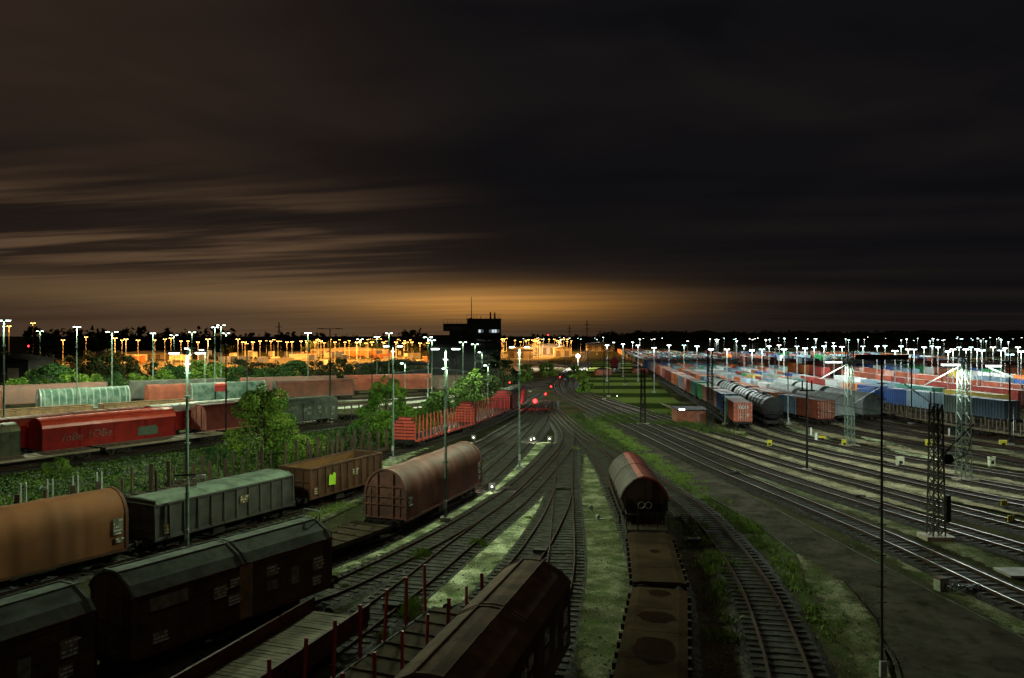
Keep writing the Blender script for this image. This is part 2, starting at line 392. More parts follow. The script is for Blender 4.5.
# road as a polygon with real edge
rl = PP((905, 700), (894, 660), (864, 622), (830, 585), (790, 550), (762, 528), (715, 501), (665, 469), (625, 441), (583, 414))
rr = PP((1130, 690), (1110, 680), (1024, 640), (940, 597), (875, 563), (820, 534), (768, 506), (720, 480), (660, 447), (597, 411))
rl = catmull(rl, 3); rr = catmull(rr, 3)
def resample(c, n):
    cum = [0]
    for a, b in zip(c, c[1:]): cum.append(cum[-1]+(b-a).length)
    out = []; k = 0
    for i in range(n):
        q = cum[-1]*i/(n-1)
        while k < len(c)-2 and q > cum[k+1]: k += 1
        f = (q-cum[k])/(cum[k+1]-cum[k]); out.append(c[k].lerp(c[k+1], f))
    return out
rl = resample(rl, 60); rr = resample(rr, 60)
mb = MB(); mb.v = []
for a, b in zip(rl, rr): mb.v += [(a.x, a.y, .06), (b.x, b.y, .06)]
mb.f = [(2*i, 2*i+1, 2*i+3, 2*i+2) for i in range(59)]; mb.mi = [0]*59
road = tag(mb.build('service_road', M_asphalt), 'dark asphalt service road between sidings and main line', kind='structure')
for cc in (rl, rr):
    k = MB()
    for a, b in zip(cc, cc[1:]): k.bar((a.x, a.y, .05), (b.x, b.y, .05), .14, .10)
    k.build('road_edging', pmat('edging', (.050, .050, .032), (.025, .030, .014), 1.5, .95, dirt=.6), road)

# grass field right of centre; bands of light and shade painted into its colour
M_field = bpy.data.materials.new('grass_shade_bands'); M_field.use_nodes = True
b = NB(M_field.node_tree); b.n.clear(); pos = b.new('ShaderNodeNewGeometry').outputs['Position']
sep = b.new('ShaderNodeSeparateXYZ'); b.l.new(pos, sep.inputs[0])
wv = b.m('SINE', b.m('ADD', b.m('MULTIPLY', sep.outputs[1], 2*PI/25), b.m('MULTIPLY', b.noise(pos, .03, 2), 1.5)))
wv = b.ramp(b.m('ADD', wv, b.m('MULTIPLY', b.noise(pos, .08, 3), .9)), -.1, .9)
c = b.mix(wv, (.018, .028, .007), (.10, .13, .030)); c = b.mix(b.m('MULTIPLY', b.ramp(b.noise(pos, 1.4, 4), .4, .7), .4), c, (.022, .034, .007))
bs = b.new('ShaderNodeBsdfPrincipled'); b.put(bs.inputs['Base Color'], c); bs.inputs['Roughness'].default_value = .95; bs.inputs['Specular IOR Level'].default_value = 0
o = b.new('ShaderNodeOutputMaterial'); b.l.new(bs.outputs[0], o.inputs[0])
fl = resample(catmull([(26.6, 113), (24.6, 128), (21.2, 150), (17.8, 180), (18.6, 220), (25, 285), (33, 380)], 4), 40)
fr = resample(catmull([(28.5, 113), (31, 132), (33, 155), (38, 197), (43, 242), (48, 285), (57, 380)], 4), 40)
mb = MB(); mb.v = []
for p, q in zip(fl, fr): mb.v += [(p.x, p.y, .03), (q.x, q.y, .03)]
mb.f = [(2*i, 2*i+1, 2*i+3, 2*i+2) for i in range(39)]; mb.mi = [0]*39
tag(mb.build('grass_field', M_field), 'grass field with painted bands of light and shade beside the container trains', kind='structure')

# ------------------------------------------------------------------ tracks
THROAT = [(7.2, 150), (12.5, 215), (29, 364), (60, 655), (95, 1000)]
track('A', [(6.2, 16), (8.6, 22), (10.4, 28.7), (11.5, 33.9), (12.35, 38.9), (13.0, 45.1), (13.4, 53.1), (13.3, 58.5), (12.8, 63.4), (12.1, 71.8), (11.0, 84), (9.2, 100), (8.0, 120)], 'curved siding track nearest the service road')
track('B', [(1.0, 12), (2.4, 18), (4.76, 26.2), (6.97, 36.2), (7.9, 43), (8.4, 50), (8.85, 60), (9.3, 72), (9.3, 86), (8.3, 103), (6.6, 135)], 'siding track under the red roofed hopper wagon')
track('C', [(-7, 8), (-4.7, 13), (-2.3, 19.5), (-.5, 25), (.95, 30.5), (1.95, 37), (2.76, 43.3), (3.5, 53), (4.55, 67.8), (5.96, 85.5), (7.3, 102), (6.6, 130), (7.6, 152)], 'siding track straight ahead in the middle')
track('D', [(-11, 13), (-8.2, 18), (-6.3, 22), (-4.6, 26.4), (-3.2, 30), (-1.6, 34.6), (.5, 42.2), (2.2, 50), (3.7, 59), (4.7, 69)], 'siding track branching left under the staked flat wagon')
track('G', [(-15, 14), (-12.0, 19), (-9.8, 24), (-7.3, 32), (-5.2, 38.9), (-3.3, 46), (-1.6, 52), (.6, 60), (3.4, 73), (5.9, 86)], 'siding track under the plank floored wagon')
track('F', [(-24, 13), (-21, 18), (-17.5, 24.8), (-15.05, 28.9), (-10.3, 36.6), (-8.6, 39.3), (-5.4, 46.4), (-2.6, 54), (.2, 63.4), (3.0, 76), (5.5, 90)], 'siding track under the dark covered wagons')
track('I', [(-31, 14), (-26, 20), (-20, 28.5), (-14.5, 37), (-10.9, 43.5), (-8.2, 49.3), (-4.1, 61.4), (-2.4, 68), (.9, 88), (3.6, 108), (5.4, 128), (7.0, 152)], 'siding track under the arched tarpaulin wagon')
track('J', [(-4.4, 79), (-3.2, 84.7), (.5, 103), (3.8, 122), (6.2, 145)], 'short siding track joining from the left', part_d=40)
track('L', [(-41, 17), (-35, 25), (-28.7, 33.6), (-22.3, 44.2), (-17.1, 53.8), (-12.9, 62.3), (-8.6, 72), (-4.4, 86), (-.6, 104), (2.8, 124), (5.4, 146)], 'siding track under the grey and brown open wagons')
track('K', [(-52, 18), (-40.5, 35), (-31.5, 49), (-24.4, 60), (-18.3, 71), (-12.4, 85), (-6.4, 103), (-1.9, 122), (1.8, 142), (6, 170)], 'track under the red stake wagons', part_d=45)
track('M', [(-68, 45), (-55, 62), (-45.2, 78.4), (-37.6, 91.1), (-29.5, 102.5), (-21.5, 113), (-13, 127), (-6, 143), (0, 165), (8, 200)], 'track under the long empty flat wagon', near_parts=False)
track('N', [(-72, 44), (-60, 62), (-48.9, 80.6), (-41.3, 92.7), (-32.8, 105), (-25, 115), (-16.5, 129.5), (-9, 148), (-2, 172), (9, 215), (24, 300)], 'track under the red covered wagon', near_parts=False)
track('O', [(-76, 48), (-64, 65), (-52.6, 83.3), (-45, 95.5), (-36.2, 108.5), (-28.5, 119), (-20, 134), (-12, 154), (-5, 180)], 'track behind the red covered wagon', near_parts=False)
track('P', [(-90, 82), (-71, 105), (-60, 117), (-48, 128), (-36, 138), (-24, 148), (-14, 162)], 'track of flat wagons far on the left', near_parts=False, sl_far=10)
track('Q', [(-92, 104), (-70, 127), (-60, 136), (-51, 143), (-40, 150), (-26, 158), (-12, 168)], 'track under the green tarpaulin wagons', near_parts=False, sl_far=10)
track('R', [(-112, 108), (-90, 130), (-70, 147), (-48, 160), (-26, 170), (-4, 179), (12, 195)], 'track under the farthest left wagons', near_parts=False, sl_far=10)
mainfar = [(10.8, 172), (14, 222), (30, 364), (62, 655), (96, 1000)]
track('T1', [(27, 22), (25.3, 33), (24.7, 37.1), (23.6, 48.7), (21.3, 63.8), (19.3, 78), (17.0, 103), (13.2, 140)]+mainfar, 'main line track nearest the service road', shiny=True, part_d=60, step=2)
track('T2', [(34, 33), (30.6, 45.5), (27.5, 56.8), (24.2, 71.2), (21.8, 87.8), (19.2, 115.6), (16.3, 145), (14.6, 172), (17.6, 222), (33.5, 364), (66, 655), (100, 1000)], 'second main line track from the service road', shiny=True, part_d=60, step=2)
track('T3', [(40, 38), (34.3, 51.2), (30.7, 63.4), (26.9, 78), (24, 96), (20.6, 126), (16.8, 153), (14.0, 178), (18.5, 222), (36.5, 364)], 'third main line track from the service road', shiny=True, part_d=58, step=2)
track('T4', [(46, 44), (38.7, 57.8), (34, 69.7), (30, 86), (26.3, 105), (22.2, 130), (18.4, 152), (14.8, 176), (15.5, 200), (20.5, 235)], 'fourth main line track from the service road', shiny=True, near_parts=False, step=2)
track('S0', [(50, 50), (42.3, 63.4), (37.2, 75.6), (33, 90), (31.4, 104), (33.4, 116), (35.4, 132), (38, 162), (41.5, 197), (46.4, 245), (60, 390), (75, 540)], 'track under the container train nearest the grass', near_parts=False, shiny=True, step=2)
track('S1', [(54, 55), (46.3, 68.7), (40.6, 82), (37, 95), (36, 106), (37.8, 118), (40, 134), (42.8, 165), (46.2, 200), (51, 245), (64.7, 390), (80, 540)], 'track under the black tank wagon', near_parts=False, shiny=True, step=2)
track('S2', [(62, 60), (54, 72), (49, 86), (45.3, 101), (42.8, 120), (43.3, 138), (47.2, 184), (55, 245), (69.4, 390), (84, 540)], 'track under the orange containers', near_parts=False, step=2)
track('S3', [(74, 62), (61.5, 78), (54.5, 92), (50.8, 104), (48.4, 120), (48.6, 138), (52, 184), (59.7, 245), (74, 390), (89, 540)], 'track under the pale covered wagons', near_parts=False, step=2)
track('S4', [(84, 66), (67, 84), (59, 97), (54.7, 108), (53, 125), (53.6, 142), (57, 184), (64.5, 245), (79, 390), (94, 540)], 'track under the silver wagons', near_parts=False, step=2)
track('S5', [(70, 74), (64.5, 82), (60.8, 92), (58.8, 106), (58.2, 122), (58.8, 142), (62, 184), (69.5, 245), (84, 390), (99, 540)], 'track under the empty stake wagons', near_parts=False, step=2)
track('S6', [(84, 74), (76, 86), (71.5, 98), (68.5, 118), (66, 138), (66, 160), (68, 190), (75.5, 245), (89, 390), (104, 540)], 'track under the blue containers', near_parts=False, step=2)
for i_, (ka, kb, w_) in enumerate([('T2', 'T3', 2.0), ('T3', 'T4', 2.0), ('T4', 'S0', 2.4), ('S0', 'S1', 1.8), ('S1', 'S2', 2.4), ('S2', 'S3', 2.2), ('S3', 'S5', 2.4), ('S4', 'S5', 1.8), ('S5', 'S6', 2.6)]):
    ca, cb = TRACKS[ka], TRACKS[kb]; pts_ = []
    for y_ in (54, 64, 75, 86, 97, 110, 125, 145):
        a_, b_ = ca.at(ca.s_at_y(y_)), cb.at(cb.s_at_y(y_))
        if abs(a_.y-b_.y) < 6 and abs(b_.x-a_.x) > 2.2 and (not pts_ or abs(pts_[-1][1]-(a_.y+b_.y)/2) > 3): pts_.append(tuple((a_+b_)/2))
    if len(pts_) > 2: strip('path', pts_, [w_*(.7+.4*((i_*7+j_) % 3)/2) for j_ in range(len(pts_))], M_tan, 'tan gravel walkway between two right hand yard tracks')
ROWX = []
for k in range(7, 17):
    x = 74+10.5*(k-7); ROWX.append(x)
    pts = [(x+14, 84), (x+6, 98), (x+2, 116), (x, 140), (x+.5, 165), (x+3, 200), (x+8, 250), (x+22, 390), (x+36, 520)]
    pts = [p for p in pts]
    TRACKS['S%d' % k] = Curve(pts, 3)
# the farther yard tracks: rails as light sweeps
for k in range(7, 17):
    c = TRACKS['S%d' % k]; root = thing('railway_track', (0, 0, 0), 0, None, None); root['kind'] = 'structure'
    root['label'] = 'yard track under container wagons towards the far side of the yard'; root['group'] = 'tracks of the container yard'
    for sgn in (-1, 1):
        sweep(c.p, c.normals(), [(sgn*.7525-.035, 0), (sgn*.7525-.035, .3), (sgn*.7525+.035, .3), (sgn*.7525+.035, 0)]).build('rail', M_railtop_dull, root)

# ------------------------------------------------------------------ wagon parts (shared meshes)
def wheelset_mesh():
    mb = MB()
    for s in (-1, 1):
        mb.tube((s*.70, 0, 0), (s*.83, 0, 0), .46, 16); mb.tube((s*.66, 0, 0), (s*.70, 0, 0), .49, 16)
        mb.tube((s*.98, 0, 0), (s*1.12, 0, 0), .13, 8)
    mb.tube((-1.0, 0, 0), (1.0, 0, 0), .09, 8); return mb.mesh('wheelset', M_wheel)
ME_wheelset = wheelset_mesh()
mb = MB()
for s in (-1, 1):
    mb.box((s*1.02, 0, .88), (.12, 2.3, .22)); mb.box((s*1.05, -.9, .74), (.16, .34, .36)); mb.box((s*1.05, .9, .74), (.16, .34, .36))
    for q in (-.35, 0, .35): mb.tube((s*1.03, q*.6, .58), (s*1.03, q*.6, .92), .09, 8)
    mb.box((s*1.02, 0, .56), (.14, .9, .12))
mb.box((0, 0, .86), (2.1, .4, .24)); ME_bogie = mb.mesh('bogie', M_under)
mb = MB()
mb.tube((0, -.0, 0), (0, -.42, 0), .10, 8); mb.tube((0, -.42, 0), (0, -.50, 0), .22, 12); ME_buffer = mb.mesh('buffer', M_dark)
mb = MB()
mb.tube((0, 0, 0), (0, -.30, 0), .05, 6); mb.tube((0, -.28, .05), (0, -.34, -.30), .04, 6); mb.box((0, -.36, -.28), (.12, .1, .14)); ME_hook = mb.mesh('coupling', M_dark)

def running(root, L, bogie=True, mat=None, wz=.78, z_deck=1.2, detail=2):
    mat = mat or M_under
    mb = MB()
    for s in (-1, 1): mb.box((s*1.18, 0, z_deck-.16), (.14, L, .28)); mb.box((s*.42, 0, z_deck-.2), (.12, L-.2, .26))
    for q in (-1, 1): mb.box((0, q*(L/2-.08), z_deck-.2), (2.5, .16, .34))
    for k in range(int(L//2.2)): mb.box((0, -L/2+1.1+k*2.2, z_deck-.16), (2.3, .1, .18))
    if detail > 1:
        for s in (-1, 1):
            mb.box((s*1.05, -.8, z_deck-.48), (.5, .9, .42)); mb.tube((s*.7, .5, z_deck-.5), (s*.7, 1.5, z_deck-.5), .2, 8)
            mb.bar((s*1.12, -L/2+3.0, z_deck-.3), (s*1.12, -1.0, z_deck-.62), .06); mb.bar((s*1.12, L/2-3.0, z_deck-.3), (s*1.12, 1.0, z_deck-.62), .06)
            mb.bar((s*1.12, -1.0, z_deck-.62), (s*1.12, 1.0, z_deck-.62), .06)
    mb.build('underframe', mat, root)
    if bogie:
        for q in (-1, 1):
            y0 = q*(L/2-1.9)
            obj('bogie', ME_bogie, root, (0, y0, 0))
            for w in (-.9, .9): obj('wheelset', ME_wheelset, root, (0, y0+w, wz))
    else:
        for q in (-1, 1):
            obj('wheelset', ME_wheelset, root, (0, q*(L*.29), wz))
        mb = MB()
        for q in (-1, 1):
            for s in (-1, 1):
                mb = MB(); mb.box((s*1.05, q*L*.29, .86), (.2, .34, .36)); mb.box((s*1.06, q*L*.29, .99), (.10, 1.3, .09)); mb.bar((s*1.06, q*L*.29-.65, 1.0), (s*1.06, q*L*.29, .92), .06)
                mb.build('axle_guard', mat, root)
    if detail > 0:
        for q in (-1, 1):
            for s in (-1, 1): obj('buffer', ME_buffer, root, (s*.87, q*L/2, z_deck-.14), 0 if q < 0 else PI)
            obj('coupling', ME_hook, root, (0, q*L/2, z_deck-.16), 0 if q < 0 else PI)

def arch(w, z0, ze, zt, n=10, p=1.0):
    """closed cross-section: vertical sides from z0 to eave ze, arched up to zt"""
    pr = [(-w/2, z0), (w/2, z0), (w/2, ze)]
    for i in range(1, n):
        a = PI*i/n; pr.append((w/2*math.cos(a), ze+(zt-ze)*math.sin(a)**p))
    pr.append((-w/2, ze)); return pr

def lettering(root, name, plates, mat_plate, mat_txt, x, side=1):
    """small notice plates with rows of worn marks: [(y, z, w, h, rows)]"""
    for (y, z, w, h, rows) in plates:
        pl = MB().box((x*side, y, z), (.03, w, h)).build(name, mat_plate, root)
        if rows:
            mb = MB(); rnd = random.Random(int(y*100+z*10))
            for r in range(rows):
                zz = z+h/2-h*(r+.6)/rows; yy = y-w*.42
                while yy < y+w*.40:
                    ww = rnd.uniform(.04, .16); mb.box(((x+.018)*side, yy+ww/2, zz), (.012, ww, min(.07, h/rows*.4))) if rnd.random() < .72 else None; yy += ww+rnd.uniform(.02, .05)
            mb.build('lettering', mat_txt, pl)

M_plate = pmat('notice_plate', (.18, .17, .13), (.10, .095, .075), 3, .8)
M_text = pmat('white_lettering', (.55, .55, .5), (.4, .4, .36), 4, .8)

def covered_wagon(key, y_near, L, label, wall, roof, we=3.35, wt=4.15, panels=4, w=2.85, bogie=False, plates=True, endmat=None, ribs=True, group=None, post=None, roofrib=True, detail=2, edge=None):
    c = TRACKS[key]; (x, y), a = c.place(c.s_at_y(y_near), L)
    root = thing('covered_wagon', (x, y, 0), a, label, 'freight wagon', group)
    running(root, L, bogie, detail=detail); z0 = 1.12; hw = w/2
    endmat = endmat or wall
    B = L-.7
    MB().box((0, 0, z0+.06), (w-.1, B, .12)).build('floor', M_under, root)
    # side wall panels with gaps between them
    pl = B/panels
    for s in (-1, 1):
        for k in range(panels):
            yc = -B/2+pl*(k+.5); mb = MB(); off = .03*(k % 2)
            mb.box((s*(hw-.05+off), yc, (z0+we)/2), (.07, pl-.06, we-z0-.05))
            if ribs:
                nr = max(2, int(pl/.75))
                for r in range(nr+1): mb.box((s*(hw+off+.0), yc-pl/2+.06+(pl-.12)*r/nr, (z0+we)/2), (.05, .07, we-z0-.1))
            else:
                mb.box((s*(hw+off), yc, z0+.16), (.05, pl-.08, .18)); mb.box((s*(hw+off), yc, we-.12), (.05, pl-.08, .12))
                for r in (-.5, .5): mb.box((s*(hw+off), yc+r*(pl-.16), (z0+we)/2), (.045, .09, we-z0-.1))
                for zz in (.28, .5, .72): mb.box((s*(hw+off-.008), yc, z0+(we-z0)*zz), (.03, pl-.2, .035))
            mb.build('side_panel', wall, root)
        mb = MB()
        mb.box((s*(hw+.02), 0, z0-.02), (.08, B, .14)); mb.box((s*(hw+.03), 0, we+.0), (.10, B+.04, .08)); mb.build('side_rail', edge or wall, root)
        if post is not None:
            MB().box((s*(hw+.035), 0, (z0+we)/2), (.09, .62, we-z0)).build('door_post', post, root)
    for q in (-1, 1):
        mb = MB(); prof = arch(w-.04, z0, we, wt-.10, 8, 1.15)
        mb.prism(prof, q*(B/2-.04), q*(B/2+.03))
        yy = q*(B/2+.05)
        for xx in (-.95, -.32, .32, .95): mb.box((xx, yy, (z0+we)/2), (.08, .06, we-z0))
        mb.box((0, yy, z0+.05), (w-.1, .07, .12)); mb.box((0, yy, we-.05), (w-.1, .07, .10)); mb.box((0, yy, z0+1.1), (w-.1, .05, .06))
        mb.build('end_wall', endmat, root)
        lad = MB()
        for sx in (.95, 1.3): lad.bar((sx, q*(B/2+.14), 1.0), (sx, q*(B/2+.14), we+.2), .035)
        for k in range(7): lad.bar((.95, q*(B/2+.14), 1.2+k*.34), (1.3, q*(B/2+.14), 1.2+k*.34), .03)
        lad.build('ladder', M_dark, root)
    # roof: two sheets with a cross joint, seams proud
    n = 10; secs = 2
    if not roofrib and not ribs:
        fac = [(hw+.06, we+.03), (hw*.80, we+(wt-we)*.50), (.42, wt-.03), (0, wt)]; outer0 = fac+[(-a_, b_) for a_, b_ in reversed(fac[:-1])]
    else: outer0 = [((hw+.06)*math.cos(PI*i/n), we+.03+(wt-we)*math.sin(PI*i/n)) for i in range(n+1)]
    for sct in range(secs):
        y0 = -B/2-.08+sct*(B+.16)/secs; y1 = y0+(B+.16)/secs-.05
        outer = outer0
        inner = [(xx*.97, zz-.06) for xx, zz in reversed(outer)]
        mb = MB(); mb.prism(outer+inner, y0, y1)
        if roofrib:
            m_ = max(3, int((y1-y0)/1.25))
            for k in range(m_+1):
                yy = y0+.06+(y1-y0-.12)*k/m_
                o2 = [(xx*1.008, zz+.035) for xx, zz in outer]; mb.prism(o2+[(xx, zz-.0) for xx, zz in reversed(outer)], yy-.035, yy+.035)
        else:
            for fx in (-.42, .42): mb.box((fx, (y0+y1)/2, wt-.01), (.05, y1-y0, .06))
            for yy in (y0+.1, y1-.1): mb.prism([(xx*1.006, zz+.03) for xx, zz in outer]+list(reversed(outer)), yy-.05, yy+.05)
        mb.build('roof', roof, root)
    if plates:
        for s in (-1, 1):
            lettering(root, 'notice_plate', [(-B*.36, we-.45, 1.6, .5, 0), (-B*.40, 1.62, .6, .42, 3), (-B*.13, 2.55, .62, .50, 4), (-B*.055, 2.75, .55, .38, 3), (-B*.06, 2.05, .62, .42, 3), (B*.14, 2.75, .62, .45, 3), (B*.14, 2.1, .6, .42, 0), (B*.27, 2.2, .42, .75, 0), (B*.41, 2.4, .62, .62, 4), (B*.40, 1.62, .5, .42, 3)], M_plate, M_text, hw+.05, s)
    return root

def hood_wagon(key, y_near, L, label, tarp, end, w=2.9, zt=4.35, ze=2.75, bogie=True, group=None, bands=14, z0=1.15, detail=2, stripe=None, ladder=True):
    """arched tarpaulin hood between two braced end frames"""
    c = TRACKS[key]; (x, y), a = c.place(c.s_at_y(y_near), L)
    root = thing('hooded_wagon', (x, y, 0), a, label, 'freight wagon', group)
    running(root, L, bogie, detail=detail); B = L-.9
    MB().box((0, 0, z0), (w-.2, B, .14)).build('floor', M_under, root)
    prof = arch(w, z0, ze, zt, 14, .9)[2:]; prof = [(w/2, z0)]+prof+[(-w/2, z0)]
    n = len(prof); mb = MB(); ny = int(B/.22); rnd = random.Random(len(label)); vs = []
    for j in range(ny+1):
        yy = -B/2+B*j/ny; r = .010*math.sin(j*1.1+1.3*math.sin(j*.37))+.012*math.sin(j*.29)+(.014 if j % 8 == 0 else 0)
        for (px, pz) in prof:
            k = 1+r/1.4; vs.append((px*k+rnd.uniform(-.003, .003), yy, z0+(pz-z0)*(1+r/3.2)+rnd.uniform(-.006, .006)))
    fs = [(j*n+i, j*n+i+1, (j+1)*n+i+1, (j+1)*n+i) for j in range(ny) for i in range(n-1)]
    mb.add(vs, fs); mb.build('tarpaulin', tarp, root, smooth=True)
    if stripe:
        mb = MB()
        for k in range(bands):
            yy = -B/2+B*(k+.5)/bands; p2 = [(px*1.015, z0+(pz-z0)*1.012+.01) for px, pz in prof]; mb.prism(p2+list(reversed(prof)), yy-.09, yy+.09)
        mb.build('hoop', stripe, root)
    for q in (-1, 1):
        yy = q*(B/2+.03); mb = MB(); mb.prism(arch(w-.1, z0, ze, zt-.05, 14, .9), yy-.03, yy+.03); mb.build('end_wall', end, root)
        fr = MB(); out_ = arch(w+.10, z0, ze, zt+.05, 16, .9)[1:]+[(-(w+.1)/2, z0)]
        inn = [(px*.92, (pz-.12) if pz > ze else pz) for px, pz in out_]
        for (p0, p1), (i0, i1) in zip(zip(out_, out_[1:]), zip(inn, inn[1:])):
            fr.prism([p0, p1, i1, i0], yy-.09, yy+.09)
        for xx in (-.55, .55): fr.box((xx, yy+q*.07, (z0+zt)/2-.12), (.10, .10, zt-z0-.3))
        for zz in (z0+.1, z0+.95, z0+1.45, z0+2.1): fr.box((0, yy+q*.06, zz), (w-.1, .07, .09))
        for xx in (-.55, .55): fr.box((xx*1.9, yy+q*.05, z0+1.0), (.06, .06, 1.9))
        fr.build('end_frame', end if end else M_dark, root)
    for s in (-1, 1):
        mb = MB().box((s*(w/2-.02), 0, z0-.06), (.10, B, .16)); mb.build('side_rail', end, root)
    if detail > 1:
        for s in (-1, 1): lettering(root, 'notice_plate', [(B/2-.5, z0+1.3, .55, .9, 5), (B/2-.45, z0+.55, .4, .3, 2), (-B/2+.5, z0+1.1, .5, .6, 3)], M_plate, M_text, w/2+.05, s)
    return root

def open_wagon(key, y_near, L, label, outer, inner, w=2.8, zt=3.25, ribs=9, bogie=True, cover=None, group=None, detail=2, patch=None):
    c = TRACKS[key]; (x, y), a = c.place(c.s_at_y(y_near), L)
    root = thing('open_wagon', (x, y, 0), a, label, 'freight wagon', group)
    running(root, L, bogie, detail=detail); z0 = 1.15; B = L-.8; hw = w/2
    MB().box((0, 0, z0+.05), (w-.2, B, .12)).build('floor', inner, root)
    for s in (-1, 1):
        mb = MB(); mb.box((s*(hw-.04), 0, (z0+zt)/2), (.06, B, zt-z0)); mb.mi[-6:] = [0]*6
        ix = len(mb.f)-6+(0 if s > 0 else 1); mb.mi[ix] = 1
        mb.build('side_wall', [outer, inner], root)
        for k in range(ribs+1):
            yy = -B/2+.05+(B-.1)*k/ribs
            MB().add([(s*hw, yy-.07, z0), (s*(hw+.12), yy-.05, z0), (s*(hw+.12), yy+.05, z0), (s*hw, yy+.07, z0), (s*hw, yy-.06, zt), (s*(hw+.06), yy-.05, zt-.1), (s*(hw+.06), yy+.05, zt-.1), (s*hw, yy+.06, zt)],
                [(0, 1, 5, 4), (1, 2, 6, 5), (2, 3, 7, 6), (4, 5, 6, 7)]).build('rib', outer, root)
        MB().box((s*(hw), 0, zt+.02), (.16, B+.06, .12)).build('top_rail', outer, root)
        MB().box((s*(hw), 0, z0-.02), (.14, B, .16)).build('side_rail', outer, root)
    for q in (-1, 1):
        mb = MB(); mb.box((0, q*(B/2-.03), (z0+zt)/2), (w-.1, .07, zt-z0))
        for xx in (-.8, 0, .8): mb.box((xx, q*(B/2+.05), (z0+zt)/2), (.1, .1, zt-z0-.1))
        for zz in (z0+.5, z0+1.2): mb.box((0, q*(B/2+.05), zz), (w-.15, .08, .09))
        mb.box((0, q*(B/2+.0), zt+.02), (w, .16, .12)); mb.build('end_wall', outer, root)
    if cover:
        n = 6; B2 = B*.985
        mb = MB(); pr = [(hw+.08, zt+.07), (hw*.72, zt+.30), (0, zt+.36), (-hw*.72, zt+.30), (-hw-.08, zt+.07)]; mb.prism(pr+[(-hw-.04, zt+.06), (hw+.04, zt+.06)], -B2/2, B2/2)
        for k in range(4):
            yy = -B2/2+.1+(B2-.2)*k/3; mb.prism([(px, pz+.02) for px, pz in pr]+list(reversed(pr)), yy-.03, yy+.03)
        mb.build('roof_cover', cover, root)
        MB().box((0, -B2/2-.03, zt+.18), (w+.1, .07, .26)).build('cover_end', outer, root)
    if patch:
        mb = MB()
        mb.add([(hw+.135, patch-.42, 1.8), (hw+.135, patch+.35, 1.75), (hw+.135, patch+.38, 2.55), (hw+.135, patch+.15, 2.7), (hw+.135, patch+.0, 2.45), (hw+.135, patch-.25, 2.6), (hw+.135, patch-.38, 2.45),
                (hw+.12, patch-.42, 1.8), (hw+.12, patch+.35, 1.75), (hw+.12, patch+.38, 2.55), (hw+.12, patch+.15, 2.7), (hw+.12, patch+.0, 2.45), (hw+.12, patch-.25, 2.6), (hw+.12, patch-.38, 2.45)],
            [(0, 1, 2, 3, 4, 5, 6), (13, 12, 11, 10, 9, 8, 7)]+[(i, (i+1) % 7+7 if 0 else i+7, (i+1) % 7+7, (i+1) % 7) for i in range(7)])
        mb.build('paint_mark', pmat('lime_paint', (.36, .60, .03), (.30, .52, .03), 3, .6, dirt=.1), root)
    if detail > 1:
        for s in (-1, 1): lettering(root, 'notice_plate', [(B*.1, 2.3, .7, .5, 3), (-B*.42, 1.6, .5, .5, 3)], pmat('yellow_plate', (.20, .13, .04), (.12, .08, .03), 3, .7), M_text, hw+.02, s)
    return root

